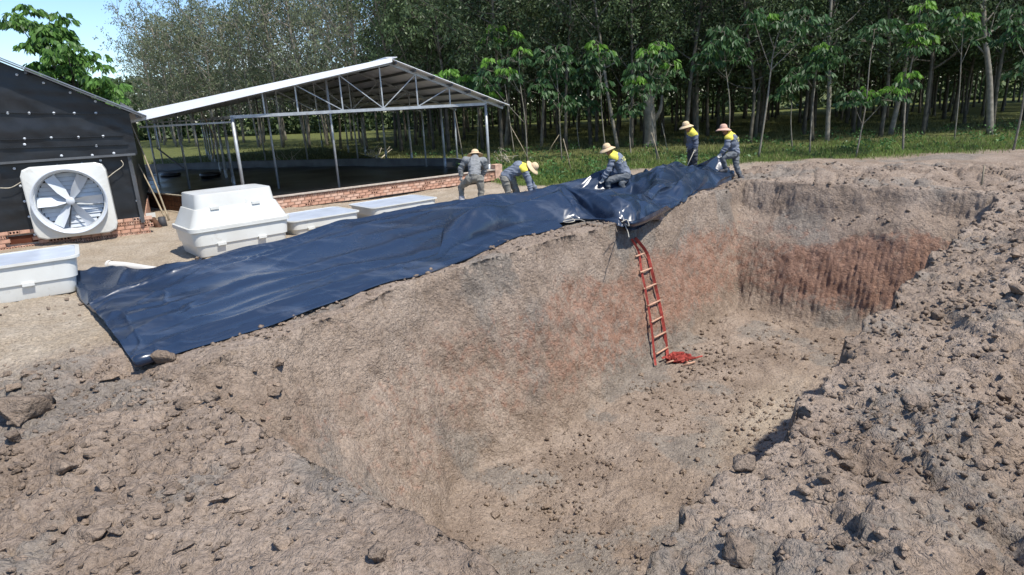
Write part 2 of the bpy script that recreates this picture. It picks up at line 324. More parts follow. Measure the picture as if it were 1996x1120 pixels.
def soil_nodes(m, zones=True):
    m.use_nodes = True; t = m.node_tree; b = t.nodes['Principled BSDF']; N = t.nodes.new; K = t.links.new
    b.inputs['Roughness'].default_value = .95; b.inputs['Specular IOR Level'].default_value = .12
    gp = N('ShaderNodeNewGeometry')
    class tc: outputs = {'Object': gp.outputs['Position']}
    def noise(s, d=6, r=.6):
        n = N('ShaderNodeTexNoise'); n.inputs['Scale'].default_value = s; n.inputs['Detail'].default_value = d; n.inputs['Roughness'].default_value = r; K(tc.outputs['Object'], n.inputs['Vector']); return n.outputs[0]
    def ramp(f, cs):
        r = N('ShaderNodeValToRGB'); e = r.color_ramp.elements
        while len(e) < len(cs): e.new(.5)
        for q, (p, c) in zip(e, cs): q.position = p; q.color = (*c, 1)
        K(f, r.inputs[0]); return r.outputs[0]
    def mix(f, a, c, mode='MIX'):
        q = N('ShaderNodeMixRGB'); q.blend_type = mode
        if isinstance(f, (int, float)): q.inputs[0].default_value = f
        else: K(f, q.inputs[0])
        for s, x in ((1, a), (2, c)):
            if isinstance(x, tuple): q.inputs[s].default_value = (*x, 1)
            else: K(x, q.inputs[s])
        return q.outputs[0]
    c = ramp(noise(.9, 8, .65), [(.30, (.200, .150, .112)), (.5, (.295, .230, .178)), (.7, (.365, .294, .234))])
    fine = ramp(noise(26, 8, .75), [(.3, (.50, .49, .48)), (.5, (1.0, 1.0, 1.0)), (.72, (1.40, 1.38, 1.35))])
    if zones is True:
        a = N('ShaderNodeVertexColor'); a.layer_name = 'zones'; sp = N('ShaderNodeSeparateColor'); K(a.outputs[0], sp.inputs[0])
        bn = noise(5.5, 9, .72)
        def broken(f):                                        # ragged, crumbly borders between soils
            q = N('ShaderNodeMath'); q.operation = 'MULTIPLY_ADD'; q.inputs[1].default_value = 2.6; q.inputs[2].default_value = -1.30; K(bn, q.inputs[0])
            w_ = N('ShaderNodeMath'); w_.operation = 'ADD'; K(q.outputs[0], w_.inputs[0]); K(f, w_.inputs[1]); r_ = N('ShaderNodeMapRange'); r_.interpolation_type = 'SMOOTHSTEP'; r_.inputs['From Min'].default_value = .18; r_.inputs['From Max'].default_value = .85; K(w_.outputs[0], r_.inputs[0]); return r_.outputs[0]
        c = mix(broken(sp.outputs[2]), c, ramp(noise(2.2), [(.35, (.200, .170, .142)), (.65, (.295, .252, .208))]))
        c = mix(broken(sp.outputs[1]), c, ramp(noise(3.5), [(.35, (.255, .148, .103)), (.65, (.345, .215, .155))]))
        c = mix(a.outputs[1], c, ramp(noise(1.6), [(.35, (.36, .29, .21)), (.65, (.44, .37, .285))]))
        c = mix(1.0, c, fine, 'MULTIPLY')
        g = ramp(noise(1.4, 8, .7), [(.33, (.075, .085, .028)), (.52, (.115, .130, .042)), (.7, (.165, .155, .070))])
        c = mix(sp.outputs[0], c, g)
    else:
        g = N('ShaderNodeNewGeometry').outputs['Random Per Island'] if zones is False else N('ShaderNodeObjectInfo').outputs['Random']
        c = mix(1.0, c, ramp(g, [(0, (.74, .73, .72)), (.5, (.92, .91, .90)), (1, (1.10, 1.07, 1.03))]), 'MULTIPLY'); c = mix(1.0, c, fine, 'MULTIPLY')
    K(c, b.inputs['Base Color'])
    def math_(op, p, q):
        k = N('ShaderNodeMath'); k.operation = op
        for i, x in enumerate((p, q)):
            if isinstance(x, (int, float)): k.inputs[i].default_value = x
            else: K(x, k.inputs[i])
        return k.outputs[0]
    # crumbs: fractal cells on warped coordinates, and upright scrape marks
    wn = N('ShaderNodeTexNoise'); wn.inputs['Scale'].default_value = 9; wn.inputs['Detail'].default_value = 4; K(tc.outputs['Object'], wn.inputs['Vector'])
    wm = N('ShaderNodeVectorMath'); wm.operation = 'MULTIPLY_ADD'; wm.inputs[1].default_value = (.09, .09, .09); K(wn.outputs['Color'], wm.inputs[0]); K(tc.outputs['Object'], wm.inputs[2])
    vo = N('ShaderNodeTexVoronoi'); vo.inputs['Scale'].default_value = 11; vo.inputs['Detail'].default_value = 3; vo.inputs['Roughness'].default_value = .75; K(wm.outputs[0], vo.inputs['Vector'])
    sm = N('ShaderNodeMapping'); sm.inputs['Scale'].default_value = (1, 1, .22); K(wm.outputs[0], sm.inputs[0]); sn = N('ShaderNodeTexNoise'); sn.inputs['Scale'].default_value = 24; sn.inputs['Detail'].default_value = 7; sn.inputs['Roughness'].default_value = .7; K(sm.outputs[0], sn.inputs['Vector'])
    h = math_('ADD', math_('MULTIPLY', vo.outputs['Distance'], -.75), math_('ADD', math_('MULTIPLY', sn.outputs[0], .38), math_('ADD', math_('MULTIPLY', noise(75, 6, .75), .45), math_('MULTIPLY', noise(22, 8, .7), .45))))
    bp = N('ShaderNodeBump'); bp.inputs['Strength'].default_value = 1.0; bp.inputs['Distance'].default_value = .028; K(h, bp.inputs['Height']); K(bp.outputs[0], b.inputs['Normal'])
soil_nodes(m.materials[0])
M['clod'] = bpy.data.materials.new('soil_clod'); soil_nodes(M['clod'], False)
M['clod_single'] = bpy.data.materials.new('soil_clod_single'); soil_nodes(M['clod_single'], None)

# --- loose clods: the largest single objects, the crumbs one stuff object
def clod_shape(seed, sub=2):
    bm = bmesh.new(); bmesh.ops.create_icosphere(bm, subdivisions=sub, radius=1); V = np.array([v.co[:] for v in bm.verts]); F = np.array([[v.index for v in f.verts] for f in bm.faces]); bm.free()
    r = np.random.default_rng(seed); V = V*(1 + .30*perlin(V[:, 0]*1.3 + seed*7, V[:, 1]*1.3, V[:, 2]*1.3, seed) + .22*perlin(V[:, 0]*3 + seed, V[:, 1]*3, V[:, 2]*3, seed + 3))[:, None]
    for _ in range(9):
        n = r.normal(size=3); n /= np.linalg.norm(n); d = V@n; c = r.uniform(.32, .75); V = V - n*np.maximum(d - c, 0)[:, None]
    V = V + r.normal(size=V.shape)*(.035 if sub > 1 else .05); V[:, 2] *= .75; return V, F
big = [clod_shape(i, 3) for i in range(10)]; small = [clod_shape(20 + i, 1) for i in range(6)]
bigm = [mesh('clod', v, f, M['clod_single']) for v, f in big]
def near_pts(n, boxes):
    out = []
    for _ in range(n):
        x0, y0, x1, y1 = random.choice(boxes); out.append((random.uniform(x0, x1), random.uniform(y0, y1)))
    return out
def ground_hit(px, py):
    d = pray(px, py); t = np.geomspace(1.5, 60, 500); q = CP + d*t[:, None]; hit = q[:, 2] < base_h(q[:, 0], q[:, 1])
    return q[int(np.argmax(hit))] if hit.any() else q[-1]
named = [((45, 815), .33, 'large rounded soil boulder beside the tarp corner path'), ((318, 705), .17, 'jagged soil lump lying against the tarp corner'), ((130, 918), .12, None), ((205, 975), .11, None), ((265, 960), .12, None), ((185, 1028), .13, None), ((490, 870), .09, None),
         ((740, 1085), .10, None), ((965, 1005), .10, None), ((1065, 990), .09, None), ((1365, 872), .09, None), ((1455, 915), .12, None), ((1640, 870), .09, None), ((1430, 1085), .13, None), ((1790, 780), .11, None), ((1925, 905), .09, None)]
CL = {'bank': ('rough soil clod lying on the spoil bank above the pit', 'clods on the spoil bank'), 'floor': ('soil clod fallen on the pit floor', 'clods on the pit floor'), 'yard': ('soil clod lying on the trampled earth below the tarp corner', 'clods on the trampled earth')}
def put_clod(x, y, r, label=None):
    grp = None
    if label is None: u_, v_ = xy2uv(x, y); label, grp = CL['floor' if base_h(x, y) < -1 else 'bank' if v_ > -2.6 else 'yard']
    o = bpy.data.objects.new('soil_clod', random.choice(bigm)); o.location = (x, y, ground_z(x, y) + r*.20); o.scale = (r*random.uniform(.85, 1.25), r*random.uniform(.8, 1.1), r*random.uniform(.7, 1)); o.rotation_euler = (random.uniform(-.3, .3), random.uniform(-.3, .3), random.uniform(0, 6.3)); link(o)
    tag(o, label, 'soil clod', grp)
for (q, r, lb) in named:
    p = ground_hit(*q); put_clod(p[0], p[1], r, lb)
cnt = 0
while cnt < 215:
    c = random.random()
    if c < .5: px_, py_ = random.uniform(0, 560), random.uniform(720, 1110)
    elif c < .9: px_, py_ = random.uniform(1300, 1990), random.uniform(480, 1110)
    else: px_, py_ = random.uniform(700, 1350), random.uniform(850, 1110)
    if px_ > 700 and py_ < 700 - (px_ - 1680)*.9: continue
    p = ground_hit(px_, py_); d = np.linalg.norm(p - CP)
    put_clod(p[0], p[1], (.026 + .06*random.random()**2.5)*(d/5)**.75); cnt += 1
def scatter(n, seed):
    r = np.random.default_rng(seed); u = r.uniform(0, 24, n*3); v = r.uniform(-13, 6, n*3); x, y = uv2xy(u, v)
    dist = np.hypot(x, y); keep = (y > 2) & (r.random(n*3) < np.clip((5.5/np.maximum(dist, 1))**1.5, .09, 1)) & (y < 23.5)
    dens = np.clip(.45 + .9*perlin(x*.8, y*.8, 1.1, 71) + .35*sst(-1.7, -1, v), .06, 1)*(1 - .9*sst(-8, -9, v)); keep &= r.random(n*3) < dens
    return x[keep][:n], y[keep][:n], r
cx, cy, r_ = scatter(56000, 5); cz = base_h(cx, cy) + rough_h(cx, cy)
e = .06; gx = (base_h(cx + e, cy) - base_h(cx - e, cy))/(2*e); gy = (base_h(cx, cy + e) - base_h(cx, cy - e))/(2*e); ok = np.hypot(gx, gy) < .9
cx, cy, cz = cx[ok], cy[ok], cz[ok]; n = len(cx); dist = np.hypot(cx, cy)
rr = (.009 + .036*r_.random(n)**3.4)*np.clip((dist/5)**.6, .8, 2.0); aa = r_.uniform(0, 6.28, n)
VS = []; FS = []; off = 0
for k in range(6):
    s = np.arange(n) % 6 == k; bv, bf = small[k]; q = s.sum(); ca, sa = np.cos(aa[s])[:, None], np.sin(aa[s])[:, None]; R_ = rr[s][:, None]
    xx = (bv[:, 0]*ca - bv[:, 1]*sa*.85)*R_ + cx[s][:, None]; yy = (bv[:, 0]*sa + bv[:, 1]*ca*.85)*R_ + cy[s][:, None]; zz = bv[:, 2]*R_ + (cz[s] + rr[s]*.22)[:, None]
    VS.append(np.stack([xx, yy, zz], -1).reshape(-1, 3)); FS.append((bf[None] + (np.arange(q)*len(bv))[:, None, None]).reshape(-1, 3) + off); off += q*len(bv)
tag(obj('soil_crumbs', np.concatenate(VS), np.concatenate(FS), M['clod'], None, False), 'countless small soil crumbs strewn over the dug earth', 'soil', kind='stuff')
# ------------------------------------------------------------------ bricks
def hollow_brick(L_, H_, D_, holes):
    """brick, length L_ along x, face towards -y; with bored holes in the face when holes"""
    b = MB()
    if not holes: return b.box((0, 0, 0), (L_, D_, H_))
    nx, nz_ = holes; xs = [-L_/2]; zs = [-H_/2]
    for i in range(nx): c = -L_/2 + L_*(i + .5)/nx; xs += [c - L_/nx*.30, c + L_/nx*.30]
    for i in range(nz_): c = -H_/2 + H_*(i + .5)/nz_; zs += [c - H_/nz_*.30, c + H_/nz_*.30]
    xs.append(L_/2); zs.append(H_/2); y = -D_/2
    for i in range(len(xs) - 1):
        for j in range(len(zs) - 1):
            q = [(xs[i], y, zs[j]), (xs[i + 1], y, zs[j]), (xs[i + 1], y, zs[j + 1]), (xs[i], y, zs[j + 1])]
            if i % 2 and j % 2:
                r = [(a, y + .05, c) for a, _, c in q]; b.add(q + r, [(0, 1, 5, 4), (1, 2, 6, 5), (2, 3, 7, 6), (3, 0, 4, 7), (4, 5, 6, 7)], 1)
            else: b.add(q, [(0, 1, 2, 3)])
    h = D_/2; V_ = [(-L_/2, -h, -H_/2), (L_/2, -h, -H_/2), (L_/2, h, -H_/2), (-L_/2, h, -H_/2), (-L_/2, -h, H_/2), (L_/2, -h, H_/2), (L_/2, h, H_/2), (-L_/2, h, H_/2)]
    return b.add(V_, [(0, 3, 2, 1), (4, 5, 6, 7), (1, 2, 6, 5), (2, 3, 7, 6), (3, 0, 4, 7)])
BR = {}
for nm, a in dict(plain=(.19, .075, .10, None), long2=(.19, .075, .10, (3, 1)), head=(.092, .075, .10, (2, 2))).items():
    b_ = hollow_brick(*a)
    for q in ('brick', 'brick2'): BR[nm, q] = mesh('brick', b_.v, b_.f, [M[q], M['hole']], mi=b_.m)
def brick_courses(parent, length, courses, z0, pattern, skip=None):
    """bricks run along the parent's local x, face to local -y"""
    for c in range(courses):
        z = z0 + .0375 + c*.087; kind = pattern[c % len(pattern)]; L_ = .092 if kind == 'head' else .19; st = L_ + .012; x = -(c % 2)*st/2*(kind != 'head')
        while x < length - .02:
            if x + L_ > .02 and not (skip and skip(x + L_/2, z)):
                kk = kind
                if kind == 'plain' and random.random() < .16: kk = 'long2'
                o = bpy.data.objects.new('brick', BR[kk, random.choice(['brick', 'brick', 'brick2'])])
                o.location = (max(x, 0) + L_/2, random.uniform(-.004, .004), z); o.rotation_euler = (0, 0, random.uniform(-.012, .012)); link(o, parent)
            x += st

# ------------------------------------------------------------------ the black-clad barn with the fan
hA, hB = P(0, 490), P(290, 455); hd = (hB - hA)/np.linalg.norm(hB - hA); hn = np.array([hd[1], -hd[0], 0]); hang = math.atan2(hd[1], hd[0])
HL = 4.6                                                     # wall carries on out of the picture
h0 = hB - hd*(np.linalg.norm(hB - hA) + HL); HLEN = np.linalg.norm(hB - h0)
barn = empty('barn', (h0[0], h0[1], 0), 'low barn clad in black plastic sheet on a brick plinth, metal roof', 'barn', rz=hang)
def hp(x, y, off=0.0):                                       # photo point on the barn's front -> local (s, z)
    p = PP(x, y, hA + hn*off, hn); return float((p - h0)@hd), float(p[2])
def lw(s, o, z): return h0 + hd*s + hn*o + np.array([0, 0, z])        # local s, out from wall, height
apex_s = HLEN - 7.2; sR, zR = hp(243, 214); s1, z1 = hp(0, 118); slope = (z1 - zR)/(sR - s1)
def rake(s): return zR + (sR - s)*slope
PL = .42                                                     # plinth height
brick_courses(barn, HLEN, 5, 0, ['head', 'plain', 'plain', 'head', 'plain'], lambda x, z: abs(x - hp(50, 483)[0]) < .27 and .12 < z < .30)
MB().box((HLEN/2, .085, .205), (HLEN, .07, .45)).build('plinth_core', M['mortar'], None).parent = barn
MB().box((hp(50, 483)[0], .03, .21), (.52, .03, .17)).build('vent_opening', M['hole'], None).parent = barn
def sheet(name, s0, s1, zf0, zf1, out, mt, n=60, m_=24, amp=.012, seed=0):
    S = np.linspace(s0, s1, n)[:, None] + np.zeros((1, m_)); T = np.linspace(0, 1, m_)[None] + np.zeros((n, 1))
    z0_ = np.array([zf0(s) for s in S[:, 0]])[:, None]; z1_ = np.array([zf1(s) for s in S[:, 0]])[:, None]; Zz = z0_ + (z1_ - z0_)*T
    Oo = out + amp*(fbm(S*1.1, Zz*2.2, seed, 3, 80 + seed)) + amp*.8*(1 - np.abs(perlin(S*2.3 + Zz, Zz*1.2, seed, 83)))**3
    V_ = h0 + S[..., None]*hd + Oo[..., None]*hn + np.stack([0*Zz, 0*Zz, Zz], -1)
    i = np.arange(n*m_).reshape(n, m_); F_ = np.stack([i[:-1, :-1], i[1:, :-1], i[1:, 1:], i[:-1, 1:]], -1).reshape(-1, 4)
    return obj(name, V_.reshape(-1, 3), F_, mt, barn, True)
zfl = lambda s: hp(0, 316)[1] + (s - hp(0, 316)[0])*(hp(262, 300)[1] - hp(0, 316)[1])/(hp(262, 300)[0] - hp(0, 316)[0])
sheet('wall_sheet_lower', 0, HLEN - .02, lambda s: PL - .03, lambda s: zfl(s) + .25, .03, M['plastic_black'], 90, 30, .02, 1)
sheet('wall_sheet_upper', 0, sR + .08, lambda s: zfl(s), lambda s: min(rake(s), rake(max(s, apex_s))) - .02, .17, M['plastic_black'], 90, 40, .018, 2)
# side wall and back so that the barn is a volume
SD = 9.0
b = MB(); b.add([lw(HLEN - .02, 0, PL), lw(HLEN - .02, -SD, PL), lw(HLEN - .02, -SD, rake(HLEN - .3)), lw(HLEN - .02, 0, rake(HLEN - .3))], [(0, 1, 2, 3)]).build('side_sheet', M['plastic_black'], barn)
brick_side = MB().box((HLEN - .05, SD/2 + .05, .21), (.10, SD - .1, .42)).build('side_plinth', M['brick'], None); brick_side.parent = barn
# seams and battens with white fastening discs
def disc(p, r=.028):
    b = MB(); n = 8; c = np.asarray(p); e1 = hd; e2 = np.array([0, 0, 1.]); V_ = [c + hn*.012] + [c + r*(math.cos(6.283*i/n)*e1 + math.sin(6.283*i/n)*e2) for i in range(n)]
    b.add(V_, [(0, 1 + i, 1 + (i + 1) % n) for i in range(n)]); return b
def strip(px0, px1, out, wd=.045):
    a, b_ = hp(*px0, out), hp(*px1, out); MB().bar(lw(a[0], out, a[1]), lw(b_[0], out, b_[1]), .014, wd, hn).build('batten', M['plastic_black'], barn)
strip((0, 219), (236, 222), .195); strip((0, 272), (240, 264), .195); strip((0, 289), (250, 281), .195, .06)
for q in [(15, 220), (57, 220), (105, 220), (145, 220), (187, 220), (33, 145), (85, 161), (137, 180), (186, 197), (48, 270), (100, 268), (153, 267), (201, 265), (48, 281), (188, 284), (120, 303), (180, 302), (222, 298)]:
    s_, z_ = hp(*q, .20); disc(lw(s_, .206, z_)).build('fastener', M['fan_white'], barn)
for q in [(28, 328), (65, 318 + 10), (112, 322), (160, 318), (40, 362), (48, 392), (57, 422), (68, 457), (206, 344), (227, 433), (267, 391), (274, 424), (196, 312)]:
    s_, z_ = hp(*q, .08); disc(lw(s_, .085, z_)).build('fastener', M['fan_white'], barn)
# lower edge lath of the upper sheet
a, b_ = hp(0, 318, .19), hp(264, 300, .19); MB().bar(lw(a[0], .19, a[1]), lw(b_[0], .19, b_[1]), .05, .05).build('edge_lath', M['dark_steel'], barn)
# roof: two corrugated slopes, barge edge towards us
def corr_roof(name, parent, p00, p10, p01, th=.03, pitch=.22, amp=.018, mt='roof'):
    """p00 eave near, p10 ridge near, p01 eave far; ribs run from eave to ridge"""
    p00, p10, p01 = map(np.asarray, (p00, p10, p01)); dl = p01 - p00; ln = np.linalg.norm(dl); n = max(8, int(ln/pitch)*4); t = np.linspace(0, 1, n + 1)
    nn = np.cross(p10 - p00, dl); nn /= np.linalg.norm(nn); nn = nn if nn[2] > 0 else -nn
    w_ = amp*np.array([0, 1, 1, 0])[np.arange(n + 1) % 4]; V_ = []
    for s in range(5):
        V_ += list(p00 + (p10 - p00)*s/4 + dl*t[:, None] + nn*w_[:, None])
    V_ = np.array(V_); k = n + 1; F_ = [(s*k + i, s*k + i + 1, (s + 1)*k + i + 1, (s + 1)*k + i) for s in range(4) for i in range(n)]
    N0 = len(V_); V2 = np.concatenate([V_, V_ - nn*.006]); F_ += [tuple(N0 + x for x in f[::-1]) for f in F_]
    for s in range(4):
        a = s*k; F_ += [(a, a + k, N0 + a + k, N0 + a), (a + n, N0 + a + n, N0 + a + k + n, a + k + n)]
    for i in range(n): F_ += [(i, N0 + i, N0 + i + 1, i + 1), (4*k + i, 4*k + i + 1, N0 + 4*k + i + 1, N0 + 4*k + i)]
    return obj(name, V2, F_, M[mt], parent)
ov = .45; se = HLEN + .42
M['roof_dark'] = mat('weathered_roof_sheet', (.16, .17, .185), .45, .5, .3, .2, 2)
corr_roof('roof_slope', barn, lw(se, ov, rake(se) + .06), lw(apex_s, ov, rake(apex_s) + .06), lw(se, -SD, rake(se) + .06), mt='roof_dark')
corr_roof('roof_slope', barn, lw(2*apex_s - se, ov, rake(se) + .06), lw(apex_s, ov, rake(apex_s) + .06), lw(2*apex_s - se, -SD, rake(se) + .06), mt='roof_dark')
MB().bar(lw(se, ov - .02, rake(se) + .02), lw(apex_s, ov - .02, rake(apex_s) + .02), .03, .07, hn).build('barge_board', M['dark_steel'], barn)
for k in range(5):
    s_ = apex_s + (se - .15 - apex_s)*k/4; MB().bar(lw(s_, ov - .05, rake(s_) - .02), lw(s_, -SD + .1, rake(s_) - .02), .05, .08).build('purlin', M['dark_steel'], barn)
MB().bar(lw(HLEN - .06, .12, .3), lw(HLEN - .06, .12, rake(HLEN) - .05), .06, .06).build('corner_post', M['dark_steel'], barn)

# ------------------------------------------------------------------ exhaust fan in the barn wall
fc = [hp(*q, .06) for q in ((36, 330), (203, 322), (222, 437), (72, 458))]
fs, fz = hp(140, 389, .06); fan = empty('exhaust_fan', lw(fs, .24, 0), 'large white cone exhaust fan set in the black barn wall', 'fan', rz=hang)
FWd = .80; RR = .70
def fl(x, o, z): return lw(fs + x, .24 + o, fz + z)
b = MB(); n = 48; sq = []                                    # moulded square panel with a round mouth
for i in range(n):
    a = 2*math.pi*i/n; ca, sa = math.cos(a), math.sin(a); k = FWd/max(abs(ca), abs(sa)); k = min(k, FWd*1.32); sq.append((ca*k, sa*k))
V_ = [fl(x, -.22, z) for x, z in sq] + [fl(x, .07, z) for x, z in sq] + [fl(x*.97, .09, z*.97) for x, z in sq] + [fl(RR*.93*math.cos(2*math.pi*i/n), .12, RR*.93*math.sin(2*math.pi*i/n)) for i in range(n)]
b.add(V_, [(r*n + i, r*n + (i + 1) % n, (r + 1)*n + (i + 1) % n, (r + 1)*n + i) for r in range(3) for i in range(n)]).build('frame', M['white_frp'], fan, False)
def ring(name, prof, mt, parent):
    n = 56; b = MB(); k = len(prof); V_ = [fl(r*math.cos(2*math.pi*i/n), o, r*math.sin(2*math.pi*i/n)) for r, o in prof for i in range(n)]
    b.add(V_, [(q*n + i, q*n + (i + 1) % n, (q + 1)*n + (i + 1) % n, (q + 1)*n + i) for q in range(k - 1) for i in range(n)]); return b.build(name, mt, parent, True)
ring('cone', [(RR*.90, -.14), (RR*.91, 0), (RR*.93, .08), (RR*1.0, .22), (RR*1.035, .22), (RR*1.035, .20), (RR*.97, .08), (RR*.93, -.05)], M['fan_white'], fan)
ring('hub', [(.001, .12), (.075, .12), (.085, .10), (.085, -.02), (.001, -.03)], M['fan_white'], fan)
for k in range(6):                                           # six twisted blades
    a0 = rad(118 + 60*k); b = MB(); rows = 9; V_ = []
    for i in range(rows):
        r = .07 + (RR*.89 - .07)*i/(rows - 1); wd = .06 + .055*min(1, i/3); tw = rad(50 - 26*i/(rows - 1))
        for e_ in (-1, -.33, .33, 1):
            t_ = wd*e_; V_.append(fl(r*math.cos(a0) - t_*math.cos(tw)*math.sin(a0), .05 + t_*math.sin(tw) - .02*(1 - e_*e_), r*math.sin(a0) + t_*math.cos(tw)*math.cos(a0)))
    b.add(V_, [(i*4 + j, i*4 + j + 1, i*4 + j + 5, i*4 + j + 4) for i in range(rows - 1) for j in range(3)]).build('blade', M['fan_white'], fan, True)
for k in range(13):                                          # louvre shutters behind the blades
    z_ = -.57 + k*.095; hw = math.sqrt(max(.02, (RR*.89)**2 - z_*z_)); MB().add([fl(-hw, -.10, z_ - .044), fl(hw, -.10, z_ - .044), fl(hw, -.125, z_ + .046), fl(-hw, -.125, z_ + .046)], [(0, 1, 2, 3)]).build('louvre', M['fan_white'], fan)
for a0 in (rad(62), rad(-12), rad(-62), rad(-104), rad(190)): MB().bar(fl(.08*math.cos(a0), -.05, .08*math.sin(a0)), fl(RR*.86*math.cos(a0), -.05, RR*.86*math.sin(a0)), .02, .03).build('stay', M['dark_steel'], fan)
MB().box(fl(0, -.17, 0), (1.2, .02, 1.2), np.array([[hd[0], hn[0], 0], [hd[1], hn[1], 0], [0, 0, 1]])).build('back_panel', M['plastic_black'], fan)

for k, q in enumerate(([(0, 366), (22, 365), (45, 352)], [(205, 350), (222, 336), (240, 322), (236, 312)])):      # slack cables
    MB().tube(smooth_line([lw(*(lambda a: (a[0], .16, a[1]))(hp(x, y, .16))) for x, y in q], 12), .010, 6).build('cable', M['deadwood'], barn, True)
# ------------------------------------------------------------------ open shed
ga = rad(26); gd = np.array([math.cos(ga), math.sin(ga), 0]); gn = np.array([-gd[1], gd[0], 0])      # gable direction, depth direction
gR = P(955, 350); TB = 2.62
def gplane(x, y): return PP(x, y, gR, gn)
tL = float((gplane(462, 290) - gR)@gd)                       # left front post, along the gable line
def gs(t, d, z): return gR + gd*t + gn*d + np.array([0, 0, z])
ap = gplane(757, 116); tA = float((ap - gR)@gd); zA = float(ap[2])
ps = gplane(985, 205); tE = float((ps - gR)@gd); zE = float(ps[2]); le = gplane(240, 226); tW = float((le - gR)@gd); zW = float(le[2])
print('shed', gR, tL, tA, zA, tE, zE, tW, zW, 'barn', sR, zR, slope, HLEN)
shed = empty('open_shed', gR, 'open-sided steel shed with pale corrugated roof standing behind the tubs', 'shed', rz=ga)
DP = 31.0
def zr(t):                                                   # underside of roof over the gable line
    return zA + (t - tA)*((zE - zA)/(tE - tA) if t > tA else (zW - zA)/(tW - tA))
corr_roof('roof_slope', shed, gs(tE, -.35, zr(tE)), gs(tA, -.35, zA), gs(tE, DP, zr(tE)))
corr_roof('roof_slope', shed, gs(tW, -.35, zr(tW)), gs(tA, -.35, zA), gs(tW, DP, zr(tW)))
fa, fb = gs(tW - .05, -.40, 0), gs(tA, -.40, 0); b = MB()                # pale flashing folded over the long rake
V_ = [fa + [0, 0, zr(tW - .05) + .03], fa + [0, 0, zr(tW - .05) - .23], fb + [0, 0, zA - .10], fb + [0, 0, zA + .04]]; b.add(V_ + [v + gn*.02 for v in V_], [(0, 1, 2, 3), (7, 6, 5, 4), (0, 4, 5, 1), (1, 5, 6, 2), (2, 6, 7, 3), (3, 7, 4, 0)]); b.build('flashing', M['roof'], shed)
MB().bar(gs(tA, -.37, zA + .045), gs(tA, DP, zA + .045), .36, .02).build('ridge_cap', M['roof'], shed)
for t in np.linspace(tW + .25, tA - .15, 8): MB().bar(gs(t, -.3, zr(t) - .06), gs(t, DP, zr(t) - .06), .05, .08).build('purlin', M['dark_steel'], shed)
for t in np.linspace(tA + .15, tE - .2, 7): MB().bar(gs(t, -.3, zr(t) - .06), gs(t, DP, zr(t) - .06), .05, .08).build('purlin', M['dark_steel'], shed)
def zp(t): return zr(t) - .12
for k, d in enumerate((0, 4.4, 8.8, 13.2, 17.6, 22.0, 26.4, 30.8)):                  # four trusses
    MB().bar(gs(tL - .05, d, TB), gs(-.0 + .05, d, TB), .06, .09).build('tie_beam', M['steel'], shed)
    MB().bar(gs(tW + .15, d, zp(tW + .15)), gs(tA, d, zp(tA)), .05, .08).build('rafter', M['steel'], shed)
    MB().bar(gs(tE - .1, d, zp(tE - .1)), gs(tA, d, zp(tA)), .05, .08).build('rafter', M['steel'], shed)
    nodes = [tL + (0 - tL)*f for f in (.22, .45, .615, .76, .88)]
    nodes[2] = tA
    xs = sorted([tL*.80, tL*.60, tA + (tL - tA)*.35, tA, tA*.52, tA*.25])
    xs = [float((gplane(x, 210) - gR)@gd) for x in (515, 580, 668, 747, 815, 878)]
    for t in xs: MB().bar(gs(t, d, TB), gs(t, d, zp(t)), .04, .04, gd).build('web_post', M['steel'], shed)
    for i, j in ((1, 2), (2, 3)): MB().bar(gs(xs[i], d, zp(xs[i]) - .02), gs(xs[j], d, TB + .03), .028, .028).build('web_diagonal', M['steel'], shed)
    for i, j in ((3, 4), (4, 5)): MB().bar(gs(xs[i], d, TB + .03), gs(xs[j], d, zp(xs[j]) - .02), .028, .028).build('web_diagonal', M['steel'], shed)
    if k == 0 or 1:
        for t in ((tL, 0.0) if k == 0 else (tL, 0.0)):
            b = MB().tube([gs(t, d, 0.0), gs(t, d, TB)], .05, 10); b.tube([gs(t, d, 0.0), gs(t, d, .55)], .062, 10); b.build('post', M['steel'], shed, True)
for (xb, yb) in ((663, 378), (545, 377), (832, 333), (372, 378), (275, 370), (700, 330), (602, 328), (440, 330), (520, 328), (395, 330), (310, 335), (905, 330)):
    p = P(xb, yb); t = float((p - gR)@gd); d = float((p - gR)@gn)
    if d > DP - .3: d = DP - .3; 
    t = min(max(t, tW + .2), tE - .2)
    b = MB().tube([gs(t, d, 0), gs(t, d, zp(t))], .038, 8); b.build('post', M['steel'], shed, True)
MB().bar(gs(tW + .3, .6, zp(tW + .3) - .25), gs(tL, .6, zp(tW + .3) - .25), .04, .05).build('eave_beam', M['steel'], shed)
MB().bar(gs(tW + .3, 6, zp(tW) - .10), gs(.0, 6, zp(tW) - .10), .04, .05).build('eave_beam', M['steel'], shed)
MB().bar(P(306, 288, .0)*0 + PY(306, 288, 27), PY(358, 328, 27), .05, .05).build('brace', M['dark_steel'], shed)
